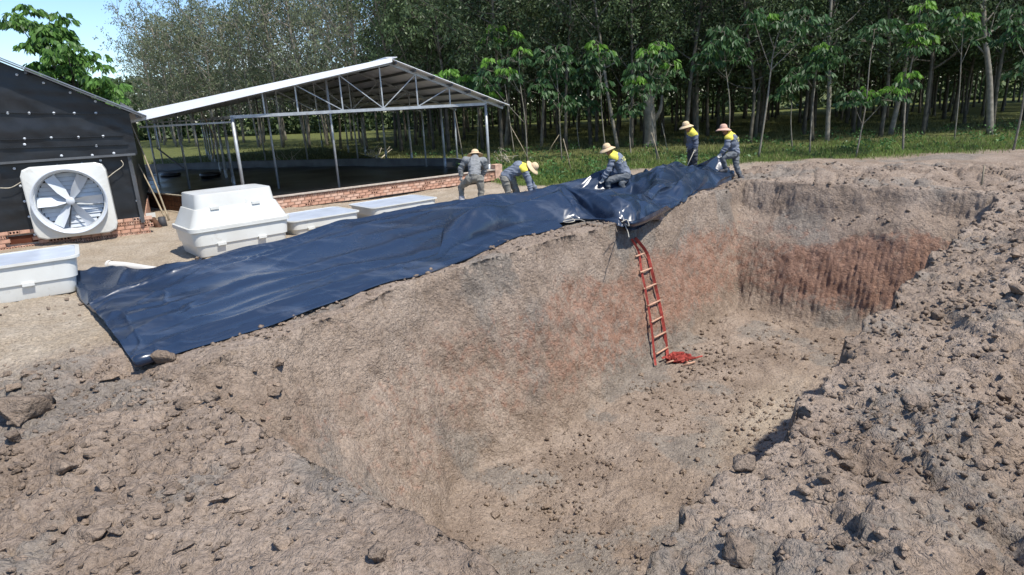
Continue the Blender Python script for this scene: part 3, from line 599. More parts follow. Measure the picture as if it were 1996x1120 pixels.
# lined basin floor and its low far walls
fl_pts = [P(430, 405), P(950, 352), P(905, 330), P(700, 329), P(300, 338), P(270, 385)]
fp = [np.array([p[0], p[1], 0]) for p in fl_pts]; cc = np.mean(fp, 0)
def liner_floor():
    n = 70; xs = np.linspace(-22, 0.5, n); ys = np.linspace(16.5, 37, n); Xg, Yg = np.meshgrid(xs, ys, indexing='ij')
    poly = np.array(fp)[:, :2]; ins = np.ones_like(Xg, bool); k = len(poly); cr = np.zeros_like(Xg, int)
    for i in range(k):
        (x0, y0), (x1, y1) = poly[i], poly[(i + 1) % k]; c = ((y0 > Yg) != (y1 > Yg)) & (Xg < (x1 - x0)*(Yg - y0)/(y1 - y0 + 1e-9) + x0); cr += c
    ins = cr % 2 == 1
    Zg = .16 + .05*fbm(Xg*.5, Yg*.5, 0, 3, 91) + .04*(1 - np.abs(perlin(Xg*.9, Yg*.5, 3, 92)))**4
    i = np.arange(n*n).reshape(n, n); Fq = np.stack([i[:-1, :-1], i[1:, :-1], i[1:, 1:], i[:-1, 1:]], -1)[ins[:-1, :-1]].reshape(-1, 4)
    return np.stack([Xg, Yg, Zg], -1).reshape(-1, 3), Fq
lv, lf = liner_floor(); o = obj('basin_liner', lv, lf, M['liner'], None, True); tag(o, 'black plastic liner spread over the floor of the open shed', 'liner')
M['panel'] = mat('grey_board', (.13, .14, .15), .7, .3, 0, .2, 2)
bw = empty('basin_wall', P(700, 330), 'long low grey wall along the far side of the open shed', 'wall')
for a, b_ in (((955, 345), (890, 331)), ((890, 331), (700, 330)), ((700, 330), (480, 333)), ((480, 333), (270, 340))):
    p, q = P(*a), P(*b_); MB().bar((p[0], p[1], .22), (q[0], q[1], .22), .10, .5).build('wall_panel', M['panel'], bw)
    MB().bar((p[0], p[1], .485), (q[0], q[1], .485), .13, .03).build('coping', M['panel'], bw)
for x in (388, 300 + 110):
    pass
for px_ in (335, 412):                                       # two tyres half sunk beyond the basin
    p = P(px_, 352); t_ = empty('old_tyre', (p[0], p[1], .1), 'old black tyre lying in the basin under the open shed', 'tyre', 'tyres under the shed')
    b = MB(); n = 20; k = 8; V_ = [(p[0] + (.34 + .10*math.cos(2*math.pi*j/k))*math.cos(2*math.pi*i/n), p[1] + (.34 + .10*math.cos(2*math.pi*j/k))*math.sin(2*math.pi*i/n), .27 + .09*math.sin(2*math.pi*j/k)) for i in range(n) for j in range(k)]
    b.add(V_, [(i*k + j, ((i + 1) % n)*k + j, ((i + 1) % n)*k + (j + 1) % k, i*k + (j + 1) % k) for i in range(n) for j in range(k)]).build('tread', M['plastic_black'], t_, True)

# low brick wall in front of the shed
wa, wb = P(425, 424), P(968, 350); wl_ = np.linalg.norm(wb - wa); wang = math.atan2(wb[1] - wa[1], wb[0] - wa[0])
bwall = empty('brick_wall', (wa[0], wa[1], 0), 'low unrendered brick wall along the front of the open shed', 'wall', rz=wang)
brick_courses(bwall, wl_, 4, .0, ['plain', 'plain', 'plain', 'head'])
o = MB().box((wl_/2, .085, .17), (wl_, .07, .36)).build('mortar_core', M['mortar'], None); o.parent = bwall
o = MB().box((wl_/2, .02, .365), (wl_, .22, .03)).build('coping', M['mortar'], None); o.parent = bwall
o = MB().box((wl_ + .05, .05, .25), (.30, .30, .58)).build('pier', M['brick2'], None); o.parent = bwall
w2a, w2b = P(268, 402), P(400, 420)                          # short dark boarded return by the poles
bd = empty('board_wall', (w2a[0], w2a[1], 0), 'short low wall of brown weathered boards behind the leaning poles', 'wall')
for k in range(3): MB().bar((w2a[0], w2a[1], .1 + k*.15), (w2b[0], w2b[1], .1 + k*.15), .04, .14).build('plank', M['rust'], bd)
MB().bar((w2a[0], w2a[1], .50), (w2b[0], w2b[1], .50), .06, .03).build('top_rail', M['deadwood'], bd)

# ------------------------------------------------------------------ white fibreglass tubs
def rrect(a, b, r, n=5):
    out = []
    for cx_, cy_, a0 in ((a - r, b - r, 0), (-a + r, b - r, 90), (-a + r, -b + r, 180), (a - r, -b + r, 270)):
        for i in range(n + 1): t = rad(a0 + 90*i/n); out.append((cx_ + r*math.cos(t), cy_ + r*math.sin(t)))
    return out
def loft(name, rings, mt, parent, cap0=False, cap1=False, smooth=True):
    b = MB(); V_ = []; n = None
    for (a, c, r, z) in rings: q = rrect(a, c, r); n = len(q); V_ += [(x, y, z) for x, y in q]
    F_ = [(k*n + i, k*n + (i + 1) % n, (k + 1)*n + (i + 1) % n, (k + 1)*n + i) for k in range(len(rings) - 1) for i in range(n)]
    if cap0: F_.append(tuple(range(n - 1, -1, -1)))
    if cap1: F_.append(tuple((len(rings) - 1)*n + i for i in range(n)))
    o = obj(name, V_, F_, mt, None, False); o.parent = parent
    md = o.data; md.polygons.foreach_set('use_smooth', np.array([len(p.vertices) == 4 for p in md.polygons])); 
    e = o.modifiers.new('edges', 'EDGE_SPLIT'); e.split_angle = rad(38); return o
def tub(name, corner_px, zc, L_, W_, H_, ang, label, inv=False, z0=0.0, lid=False, base_k=.86, center=None):
    ca, sa = math.cos(ang), math.sin(ang)
    if center is None: c0 = P(*corner_px, zc); cx_ = c0[0] + ca*L_/2 - sa*W_/2; cy_ = c0[1] + sa*L_/2 + ca*W_/2
    else: cx_, cy_ = center
    t = empty(name, (cx_, cy_, z0), label, 'tub', rz=ang)
    a, c = L_/2, W_/2; f = lambda z: (H_ - z) if inv else z
    prof = [(a*base_k, c*base_k*.97, .12, f(0)), (a*base_k + .01, c*base_k*.97 + .01, .13, f(.03)), (a*(base_k + .04), c*(base_k + .03), .14, f(H_*.42)), (a*(base_k + .04) + .025, c*(base_k + .03) + .025, .15, f(H_*.43)), (a*.955, c*.94, .16, f(H_*.93))]
    loft('shell', prof + ([(a*.94, c*.92, .15, f(H_*.9)), (a*(base_k) - .01, c*base_k*.97 - .02, .12, f(.03))] if not inv else []), M['white_frp'], t, cap0=True, cap1=not inv)
    loft('rim', [(a*.95, c*.935, .15, f(H_*.93)), (a, c, .17, f(H_*.94)), (a, c, .17, f(H_)), (a*.945, c*.92, .15, f(H_)), (a*.945, c*.92, .15, f(H_*.95))], M['white_frp'], t)
    for s in (-.45, .35): 
        q = MB().box((a*s, -c*(base_k + .03) - .035, f(H_*.42)), (.16, .05, .05)).build('lug', M['white_frp'], None); q.parent = t
    if lid: loft('lid', [(a*.95, c*.93, .15, H_*.965), (a*.94, c*.92, .15, H_*.985)], M['lid'], t, cap1=True)
    return t
A1 = rad(33)
tub('fibreglass_tub', (148, 568), 0.0, 2.3, 1.3, .60, A1, 'white fibreglass tub standing alone in front of the fan', center=tuple(P(148, 568)[:2] - np.array([math.cos(A1), math.sin(A1)])*.98 + np.array([-math.sin(A1), math.cos(A1)])*.55), lid=True)
A2 = rad(41); c2 = P(392, 503); L2, W2 = 2.02, 1.35
cen2 = (c2[0] + math.cos(A2)*L2*.43 - math.sin(A2)*W2*.42, c2[1] + math.sin(A2)*L2*.43 + math.cos(A2)*W2*.42)
tub('fibreglass_tub', None, 0, L2, W2, .54, A2, 'white fibreglass tub carrying an upturned tub like a lid', center=cen2)
tub('fibreglass_tub', None, 0, L2, W2, .66, A2, 'upturned white fibreglass tub stacked on another tub', inv=True, z0=.542, center=cen2, base_k=.74)
c3 = P(578, 462); tub('fibreglass_tub', None, 0, 1.75, 1.35, .36, A2, 'shallow white fibreglass tub with pale blue top beside the stacked tubs', center=(c3[0] + math.cos(A2)*.75 - math.sin(A2)*.6, c3[1] + math.sin(A2)*.75 + math.cos(A2)*.6), lid=True)
c4 = P(738, 432); tub('fibreglass_tub', None, 0, 2.0, 1.25, .36, A2, 'shallow white fibreglass tub between brick wall and black sheet', center=(c4[0] + math.cos(A2)*.8 - math.sin(A2)*.55, c4[1] + math.sin(A2)*.8 + math.cos(A2)*.55), lid=True)

# ------------------------------------------------------------------ pipe, capped pipe, leaning poles
pts = smooth_line([P(213, 516, .08), P(250, 519, .07), P(300, 527, .06), P(360, 532, .05)], 14)
pp = empty('pvc_pipe', pts[0], 'length of cream plastic drain pipe lying by the black sheet', 'pipe')
MB().tube(pts, .075, 16, cap=False).build('tube', M['pvc'], pp, True); MB().tube([pts[0] + (pts[0] - pts[1])*.12, pts[0] + (pts[1] - pts[0])*.8], .09, 16, cap=False).build('socket', M['pvc'], pp, True)
MB().tube(pts, .066, 16, cap=False).build('inner_wall', M['rung'], pp, True)
q0 = P(303, 447); q1 = q0 + np.array([-.10, .05, .33]); cp_ = empty('capped_pipe', q0, 'rusty upright pipe with a white cap at the barn corner', 'pipe')
MB().tube(smooth_line([q0 + [0.12, 0, 0], q0 + [.03, 0, .18], q1], 8), .07, 12).build('pipe', M['rust'], cp_, True); MB().box(q1 + [0, 0, .03], (.26, .20, .09), Matrix.Rotation(.5, 3, 'Z')).build('cap', M['white_frp'], cp_)
MB().tube([q0 + [.10, .2, .0], q0 + [.10, .2, .28]], [.11, .08], 12).build('motor', M['boot'], cp_, True)
for k, (a, za, b_, Yb) in enumerate((((250, 228), 0, (330, 430), 16.2), ((263, 308), 0, (322, 425), 16.4), ((258, 300), 0, (312, 402), 16.8))):
    bt = P(*b_); tp = PY(*a, bt[1] + .5); pl = smooth_line([bt, (bt + tp)/2 + [.03, 0, -.03], tp], 9)
    o = obj('bamboo_pole', *(lambda m_: (m_.v, m_.f))(MB().tube(pl, np.linspace(.026, .016, 9), 7)), M['bamboo'], None, True)
    tag(o, ['long thin bamboo pole leaning against the shed eave', 'shorter bamboo pole leaning beside the barn corner', 'crooked bamboo pole leaning behind the other poles'][k], 'pole')
pl = [PY(x, y, 21.5) for x, y in ((392, 217), (405, 240), (416, 262), (418, 285), (413, 310))]
o = obj('hanging_rope', *(lambda m_: (m_.v, m_.f))(MB().tube(smooth_line(pl, 16), .018, 6)), M['bamboo'], None, True); tag(o, 'thin brown rope hanging from the shed rafters', 'rope')
# ------------------------------------------------------------------ vegetation
def leaf_quads(c, dirs, ln, wd, rng, droop=.5):
    """one diamond leaflet per row: base c, direction dirs"""
    n = len(c); d = dirs/(np.linalg.norm(dirs, axis=1)[:, None] + 1e-9); s = np.cross(d, rng.normal(size=(n, 3))); s /= np.linalg.norm(s, axis=1)[:, None] + 1e-9
    ln = np.broadcast_to(np.asarray(ln, float), (n,))[:, None]; wd = np.broadcast_to(np.asarray(wd, float), (n,))[:, None]
    m_ = c + d*ln*.5; tip = c + d*ln + np.array([0, 0, -1.])*ln*droop*.25
    V_ = np.stack([c, m_ + s*wd, tip, m_ - s*wd], 1).reshape(-1, 3); return V_, np.arange(4*n).reshape(n, 4)
def rubber_tree(seed, H_=15.0, base=4.2, nleaf=5200, spread=2.3, lean=.4):
    r = np.random.default_rng(seed); b = MB(); top = np.array([r.normal()*lean, r.normal()*lean, H_*.72])
    tr = smooth_line([(0, 0, -.1), (r.normal()*.12, r.normal()*.12, H_*.2), (top[0]*.5 + r.normal()*.15, top[1]*.5 + r.normal()*.15, H_*.45), top], 12)
    b.tube(tr, np.linspace(.098, .042, 12)*(1 + .45*np.exp(-np.arange(12)*1.2)), 8); tips = []
    for i in range(17):
        f = base/(H_*.72) + (1 - base/(H_*.72))*(i + .5)/17; k = min(int(f*11), 10); p = tr[k] + (tr[k + 1] - tr[k])*(f*11 - k)
        a = r.uniform(0, 6.28); L_ = r.uniform(.7, 1.15)*spread*(1 - .25*f); el = r.uniform(.35, 1.1)
        e = p + np.array([math.cos(a)*L_, math.sin(a)*L_, L_*el*1.1]); mid = (p + e)/2 + np.array([0, 0, -.12*L_])
        b.tube(smooth_line([p, mid, e], 6), np.linspace(.045, .012, 6), 5); tips.append((mid + e)/2); tips.append(e)
        for _ in range(3):
            q = p + (e - p)*r.uniform(.4, .95); e2 = q + r.normal(size=3)*.75 + np.array([0, 0, .5]); b.tube([q, (q + e2)/2 + [0, 0, .08], e2], [.02, .014, .007], 4); tips.append(e2)
    tips.append(top); tips = np.array(tips); nc = nleaf//10
    cl = tips[r.integers(0, len(tips), nc)] + r.normal(size=(nc, 3))*[.50, .50, .42]
    c = np.repeat(cl, 10, 0) + r.normal(size=(nc*10, 3))*.13; d = r.normal(size=(nc*10, 3))*[1, 1, .55] + [0, 0, -.55]
    V_, F_ = leaf_quads(c, d, r.uniform(.13, .25, nc*10), r.uniform(.028, .055, nc*10), r)
    return b, V_, F_
protos = []
for k, (H_, base, nl, spd, lm) in enumerate([(15, 3.0, 7500, 2.2, 'leaf_dark'), (16, 3.8, 7500, 2.3, 'leaf_dark'), (14, 2.7, 7500, 2.4, 'leaf_mid'), (15.5, 4.2, 6500, 2.0, 'leaf_dark'), (14.5, 3.3, 7000, 2.3, 'leaf_mid'), (14, 3.2, 3000, 2.6, 'leaf_grey'), (13, 2.8, 2300, 2.6, 'leaf_grey')]):
    b, V_, F_ = rubber_tree(100 + k, H_, base, nl, spd); protos.append((mesh('trunk', b.v, b.f, M['bark'] if k < 5 else M['bark_pale'], True), mesh('crown', V_, F_, M[lm])))
def place_tree(name, tm, cm, x, y, rz, sc, label, group):
    t = empty(name, (x, y, -.02), label, 'tree', group, rz); t.scale = (sc[0], sc[0], sc[1])
    link(bpy.data.objects.new('trunk', tm), t); link(bpy.data.objects.new('crown', cm), t); return t
def yedge(x): return np.interp(x, [-60, -34, -22, -11, -5, 0, 8, 24, 60], [90, 68, 58, 47, 39, 35.5, 34, 33, 30])
ntree = 0; rg = random.Random(3)
for row in range(13):
    for k in range(-24, 24):
        x = k*3.1 + (row % 2)*1.5 + rg.uniform(-.45, .45); y = yedge(x) + row*3.5 + rg.uniform(-.5, .5)
        if abs(x) > y*.84 + 4: continue
        left = x < -9 - .1*row
        if pix((x, y, 8))[0] < 275 + rg.uniform(-10, 25): continue
        if left and row > 3: continue
        if not left and row > 9 and rg.random() < .3: continue
        pr = protos[rg.choice([5, 6, 5, 6, 6]) if left else rg.randrange(5)]
        place_tree('rubber_tree', *pr, x, y, rg.uniform(0, 6.28), (rg.uniform(.85, 1.15), rg.uniform(.85, 1.12)*(1.22 if left else 1)), 'tall grey-green rubber tree in the thin stand beyond the shed' if left else ('tall dark rubber tree in the front row of the plantation' if row == 0 else 'tall dark rubber tree standing deep inside the plantation'), 'pale trees beyond the shed' if left else ('front row plantation trees' if row == 0 else 'plantation trees behind the front row')); ntree += 1
print('trees', ntree)

# young rubber trees with drooping whorls of leaves, planted along the plantation edge
def whorl(c, R_, n, r, ln=.24, wd=.055, up=.35):
    """umbrella of petioles, three drooping leaflets on each"""
    C_ = []; D_ = []; pet = []
    for i in range(n):
        a = r.uniform(0, 6.28); rr_ = R_*math.sqrt(r.uniform(.1, 1)); e = c + np.array([math.cos(a)*rr_, math.sin(a)*rr_, up*R_*(1 - (rr_/R_)**2) + r.normal()*.05])
        for t_ in (-.7, 0, .7): C_.append(e); D_.append([math.cos(a + t_)*.75, math.sin(a + t_)*.75, -.75 + r.normal()*.2])
        pet.append((c + np.array([0, 0, -.05]), e))
    return np.array(C_), np.array(D_), pet
def young_tree(base, tops, label, seed, Rw=.5, nper=26, bright=.5, stem=.035, group=None, forks=None, lf=.26):
    r = np.random.default_rng(seed); base = np.asarray(base); t = empty('young_rubber_tree', base, label, 'young tree', group)
    main = tops[0]; b = MB(); ln_ = smooth_line([base + [0, 0, -.1], base + (main - base)*.4 + r.normal(size=3)*[.08, .05, 0], base + (main - base)*.75 + r.normal(size=3)*[.06, .05, 0], main], 14)
    b.tube(ln_, np.linspace(stem, stem*.35, 14), 7)
    for tp in tops[1:]:
        k = int(np.clip(np.argmin(np.abs(ln_[:, 2] - (tp[2] - 1.0*abs(tp[0] - main[0]) - .5))), 3, 12)); b.tube(smooth_line([ln_[k], (ln_[k] + tp)/2 + [0, 0, -.06], tp], 7), np.linspace(stem*.5, stem*.22, 7), 5)
    pets = []; part_ = [[], []]
    for i, tp in enumerate(tops):
        for j in range(2):
            c = tp + np.array([r.normal()*.10, r.normal()*.10, -j*.34*(1 if i else 1.1)]); C_, D_, pe = whorl(c, Rw*(.75 + .3*j), nper - 6 + 4*j, r); pets += pe[::3]
            V_, F_ = leaf_quads(C_, D_, r.uniform(.8, 1.15, len(C_))*lf, r.uniform(.8, 1.2, len(C_))*lf*.20, r)
            part_[1 if (j == 0 and r.random() < bright) else 0].append(V_)
    for nm, mt, q in (('crown', 'leaf_sap', part_[0]), ('new_leaves', 'leaf_new', part_[1])):
        if q: q = np.concatenate(q); obj(nm, q, np.arange(len(q)).reshape(-1, 4), M[mt], t)
    for a, e in pets: b.tube([a, e], .006, 3, cap=False)
    b.build('trunk', M['bark_pale'], t, True); return t
def tops_at(Y, pts): return [PY(x, y, Y + random.uniform(-.4, .4)) for x, y in pts]
YT = [((1003, 300), [(970, 52), (1000, 68), (955, 75)], 1.0, 'young tree with bright top whorl rising beside the shed roof'),
      ((1028, 318), [(1012, 100), (965, 120), (990, 135), (945, 150)], .7, 'young tree with three light green whorls behind the shed corner'),
      ((1095, 312), [(1083, 92), (1060, 100), (1098, 118), (1070, 140), (1060, 165), (1098, 190)], .15, 'young tree with full dark green crown behind the bent worker'),
      ((1182, 305), [(1165, 85), (1190, 100), (1150, 115), (1175, 160)], .45, 'young tree with light tip over the kneeling worker'),
      ((1283, 318), [(1262, 100), (1290, 88), (1308, 125), (1245, 130), (1290, 150), (1250, 155)], .5, 'bushy young tree beside the thick grey trunk'),
      ((1418, 300), [(1412, 60), (1430, 80), (1395, 85), (1380, 110), (1440, 100)], .1, 'young tree with bluish green crown above the two standing workers'),
      ((1478, 308), [(1530, 28), (1490, 30), (1575, 20), (1600, 35), (1465, 25), (1555, 60)], .2, 'tall forked young tree beside the striding worker'),
      ((1578, 300), [(1595, 92), (1620, 95), (1590, 130), (1610, 110)], .6, 'slim young tree with one light flat whorl'),
      ((1668, 305), [(1705, 55), (1720, 45), (1685, 180), (1740, 175), (1660, 185)], .55, 'young tree with arching bare twigs over the earth bank'),
      ((1760, 297), [(1795, 10), (1785, 50), (1815, 75), (1790, 80), (1775, 145)], 1.0, 'young tree with stacked bright green whorls'),
      ((1975, 292), [(2010, 120), (1990, 20), (1975, 60)], .3, 'leaning young tree by the right end of the bank'),
      ((905, 318), [(868, 140), (850, 150)], 1.0, 'young tree showing light leaves just over the shed ridge'),
      ((930, 300), [(930, 160), (915, 150), (948, 185)], .9, 'small young tree close behind the shed eave'),
      ((1230, 300), [(1225, 205), (1240, 170)], 0, 'small dark young tree between thick trunk and sapling'),
      ((1545, 290), [(1540, 150), (1560, 130), (1530, 170)], 0, 'small young tree half hidden behind the forked one'),
      ((1860, 275), [(1880, 30), (1860, 20), (1840, 45), (1900, 60)], .2, 'young tree with loose crown standing in the grass'),
      ((1130, 290), [(1135, 150), (1120, 180), (1145, 200)], 0, 'small dark young tree behind the full crowned one')]
for i, (bq, tp, br, lb) in enumerate(YT):
    p = P(*bq); young_tree(p, tops_at(p[1], tp), lb, 300 + i, Rw=(.40 + .2*((i*37) % 11)/10)*p[1]/26, nper=18 + (i*53) % 13, bright=br, stem=.045 if i in (6, 9, 10) else .032, lf=.27*p[1]/26)

# thick and pale standing trunks in front of the plantation
def pale_tree(base, top, rad0, label, seed, fork=True):
    r = np.random.default_rng(seed); t = empty('pale_tree', base, label, 'tree'); b = MB(); ln_ = smooth_line([base + [0, 0, -.1], base + (top - base)*.33 + r.normal(size=3)*.07, base + (top - base)*.66 + r.normal(size=3)*.1, top], 16)
    b.tube(ln_, np.linspace(rad0, rad0*.45, 16), 9); tips = [top]
    for i in range(8 if fork else 4):
        p = ln_[7 + i % 8]; e = p + np.array([r.normal()*1.3, r.normal()*.8, r.uniform(.8, 2.0)]); b.tube(smooth_line([p, (p + e)/2 + [0, 0, -.15], e], 6), np.linspace(rad0*.35, .012, 6), 5); tips.append(e)
    b.build('trunk', M['bark_pale'], t, True); tips = np.array(tips); n = 1500
    c = tips[r.integers(0, len(tips), n)] + r.normal(size=(n, 3))*[.6, .5, .45]; V_, F_ = leaf_quads(c, r.normal(size=(n, 3)) + [0, 0, -.5], r.uniform(.14, .24, n), r.uniform(.03, .05, n), r)
    obj('crown', V_, F_, M['leaf_dark'], t)
for i, (bq, tq, rr_, lb) in enumerate([((1358, 268), (1352, -70), .13, 'tall pale straight trunk rising behind the standing worker'), ((1205, 290), (1150, -60), .10, 'tall thin curved trunk left of the thick grey one'),
        ((1612, 275), (1625, -60), .12, 'tall pale trunk behind the slim young tree'), ((1735, 262), (1800, -70), .14, 'tall pale trunk behind the stacked young tree'), ((1930, 262), (1920, -70), .16, 'tall forked pale trunk at the grassy edge'), ((985, 285), (1000, -50), .11, 'tall pale trunk behind the shed corner'), ((1055, 285), (1070, -60), .10, 'tall pale trunk behind the grass clump')]):
    p = P(*bq); pale_tree(p, PY(*tq, p[1] + .5), rr_, lb, 500 + i)
p = P(1268, 284); st = empty('dead_tree', p, 'thick grey weathered trunk with peeling bark at the plantation edge', 'dead tree'); b = MB(); tp = PY(1262, 170, p[1])
b.tube(smooth_line([p + [0, 0, -.1], p + (tp - p)*.4 + [.05, 0, 0], tp], 10), [.44, .36, .33, .31, .30, .30, .29, .28, .24, .12], 14); b.build('trunk', M['bark_pale'], st, True)
b = MB(); q = PY(1290, 185, p[1]); b.tube(smooth_line([p + (tp - p)*.35, (p + q)/2 + [.2, 0, .5], q], 7), np.linspace(.16, .05, 7), 8).build('limb', M['bark_pale'], st, True)

# leafy tree behind the barn
Yb = 27.0; tb = P(150, 330); base = PY(165, 330, Yb); base[2] = 0
tl_ = [PY(x, y, Yb + random.uniform(-.8, .8)) for x, y in ((55, 48), (85, 50), (110, 65), (130, 95), (75, 85), (100, 120), (150, 120), (175, 125), (125, 150), (165, 165), (85, 150), (195, 170), (225, 190), (205, 200), (60, 160), (110, 175), (35, 45), (140, 185))]
tt = empty('broadleaf_tree', base, 'bright green leafy tree rising behind the barn roof', 'tree'); b = MB(); r = np.random.default_rng(77)
cr = PY(150, 190, Yb); b.tube(smooth_line([base, (base + cr)/2 + [.15, 0, 0], cr], 10), np.linspace(.16, .10, 10), 8)
for e in tl_: b.tube(smooth_line([cr, (cr + e)/2 + [0, 0, -.1], e], 7), np.linspace(.06, .012, 7), 5)
b.build('trunk', M['bark'], tt, True)
C_ = []; D_ = []
for e in tl_:
    for j in range(6):
        c, d, _ = whorl(e + r.normal(size=3)*[.30, .3, .22], .34, 18, r); C_.append(c); D_.append(d)
C_ = np.concatenate(C_); D_ = np.concatenate(D_); V_, F_ = leaf_quads(C_, D_, r.uniform(.22, .34, len(C_)), r.uniform(.05, .075, len(C_)), r); h_ = r.random(len(F_)) < .8
M['leaf_lit'] = leafmat('leaf_fresh', (.145, .28, .06), .45, .3, (.10, .21, .045))
obj('crown', V_, F_, [M['leaf_lit'], M['leaf_sap']], tt, mi=np.where(h_, 0, 1))

# grass, dry grass and weeds: uncountable
def turf(name, label, n, ybox, hgt, wd, mt, seed, dens):
    r = np.random.default_rng(seed); x = r.uniform(-24, 34, n); y = ybox[0] + (ybox[1] - ybox[0])*r.random(n)**1.5
    g = 24.1 + .9*fbm(x*.28, y*.28, 0, 3, 61) + 1.2*sst(4, -2, x) - 3.6*sst(4.5, 2.5, x)*sst(-1.5, .2, x) + 9*sst(-1.5, -4, x)
    k = (y > g + r.normal(size=n)*.25) & (r.random(n) < dens(x, y)) & (np.abs(x) < y*.84 + 1); x, y = x[k], y[k]; n = len(x); z = base_h(x, y) + rough_h(x, y) - .02
    a = r.uniform(0, 6.28, n); h = hgt*r.uniform(.45, 1.3, n)*(1 + .6*perlin(x*.9, y*.9, 2, 15)); w_ = wd*r.uniform(.7, 1.3, n); lx, ly = r.normal(size=n)*h*.35, r.normal(size=n)*h*.35
    b0 = np.stack([x - np.cos(a)*w_, y - np.sin(a)*w_, z], -1); b1 = np.stack([x + np.cos(a)*w_, y + np.sin(a)*w_, z], -1); mid0 = np.stack([x + lx*.4 - np.cos(a)*w_*.7, y + ly*.4 - np.sin(a)*w_*.7, z + h*.6], -1); mid1 = np.stack([x + lx*.4 + np.cos(a)*w_*.7, y + ly*.4 + np.sin(a)*w_*.7, z + h*.6], -1); tp = np.stack([x + lx, y + ly, z + h*.95], -1)
    V_ = np.stack([b0, b1, mid1, tp, mid0], 1).reshape(-1, 3); F_ = np.arange(5*n).reshape(n, 5)
    tag(obj(name, V_, F_, M[mt], None), label, 'grass', kind='stuff')
turf('grass', 'fresh green grass along the plantation edge', 150000, (20, 31), .17, .010, 'grass', 11, lambda x, y: np.clip(1.15 - (y - 23)/9 + .5*perlin(x*.4, y*.4, 0, 19), .08, 1))
turf('dry_grass', 'olive dry grass under the plantation trees', 90000, (23, 60), .2, .014, 'grass_dry', 12, lambda x, y: np.clip(.5 + .6*perlin(x*.3, y*.3, 5, 18), .1, 1))
def weeds(n, seed):
    r = np.random.default_rng(seed); x = r.uniform(-20, 30, n); y = 20.5 + 16*r.random(n)**1.6; g = 24.3 + 1.2*sst(4, -2, x) - 3.6*sst(4.5, 2.5, x)*sst(-1.5, .2, x) + 9*sst(-1.5, -4, x)
    k = (y > g) & (perlin(x*.5, y*.5, 7, 23) + .35*np.exp(-((x - 1.5)/3)**2 - ((y - 24)/3)**2) > .12) & (np.abs(x) < y*.84 + 1); x, y = x[k], y[k]; C_ = []; D_ = []
    for i in range(len(x)):
        m_ = r.integers(8, 20); h = r.uniform(.12, .5); c = np.stack([x[i] + r.normal(size=m_)*.14, y[i] + r.normal(size=m_)*.14, ground_z0(x[i], y[i]) + h*r.random(m_)], -1); C_.append(c); D_.append(r.normal(size=(m_, 3)) + [0, 0, .4])
    C_ = np.concatenate(C_); D_ = np.concatenate(D_); V_, F_ = leaf_quads(C_, D_, r.uniform(.09, .2, len(C_)), r.uniform(.025, .05, len(C_)), r, .8)
    tag(obj('weeds', V_, F_, M['weed'], None), 'low leafy weeds among the grass beyond the black sheet', 'weeds', kind='stuff')
def ground_z0(x, y): return 0.0
weeds(1700, 31)
# bleached dead branches lying beyond the shed
for k, (q, s_, lb) in enumerate([((735, 308), 1.0, 'heap of bleached dead branches on the grass beyond the shed'), ((570, 322), .9, 'low bleached dead branches beside the basin wall'), ((985, 318), .6, 'dry broken twigs standing in grass by the corner post')]):
    p = P(*q); r = np.random.default_rng(600 + k); t = empty('dead_branches', p, lb, 'branches')
    for i in range(7):
        a = r.uniform(0, 6.28); L_ = s_*r.uniform(.6, 1.4); e = p + np.array([math.cos(a)*L_, math.sin(a)*L_*.5, r.uniform(.15, .65)*s_]); b = MB().tube(smooth_line([p + r.normal(size=3)*[.2, .2, 0], (p + e)/2 + r.normal(size=3)*.12, e], 7), np.linspace(.045, .012, 7)*s_, 6)
        q_ = (p + e)/2; b.tube(smooth_line([q_, q_ + r.normal(size=3)*.2 + [0, 0, .15], q_ + r.normal(size=3)*.35 + [0, 0, .3]], 5), np.linspace(.02, .006, 5), 5); b.build('branch', M['deadwood'], t, True)
# thin canes and stakes stuck in the ground
for k, (a, b_) in enumerate([((1038, 322), (995, 245)), ((1065, 300), (1090, 262)), ((1115, 335), (1098, 270)), ((1288, 318), (1270, 258)), ((1303, 300), (1290, 240)), ((1912, 368), (1919, 322))]):
    p = P(*a); q = PY(*b_, p[1]); o = obj('stake', *(lambda m_: (m_.v, m_.f))(MB().tube([p + [0, 0, -.1], (p + q)/2, q], [.022, .02, .016], 6)), M['bamboo'], None, True)
    tag(o, ['leaning cane behind the bent worker', 'thin cane leaning across the grass clump', 'short cane on the slope of the grass clump', 'leaning stake at the foot of the dead trunk', 'second thin stake right of the dead trunk', 'short wooden stake on the far pit edge'][k], 'stake')

# the wood goes on behind the plantation rows as one mass
r = np.random.default_rng(88); n = 64000; x = r.uniform(-75, 85, n); y = 84 + np.abs(r.normal(size=n))*7 + .25*np.maximum(0, -x - 5); z = 9*r.random(n)**1.25
k = (perlin(x*.22, z*.5, y*.1, 27) + .20*perlin(x*.9, z*1.2, 0, 28) > -.30 + .12*(z < 1.2)); x, y, z = x[k], y[k], z[k]; n = len(x)
V_, F_ = leaf_quads(np.stack([x, y, z], -1), r.normal(size=(n, 3))*[1, 1, .8], r.uniform(.5, 1.0, n), r.uniform(.16, .3, n), r); tag(obj('far_wood', V_, F_, M['leaf_mid'], None), 'far-off mass of trees seen between the plantation trunks', 'wood', kind='stuff')
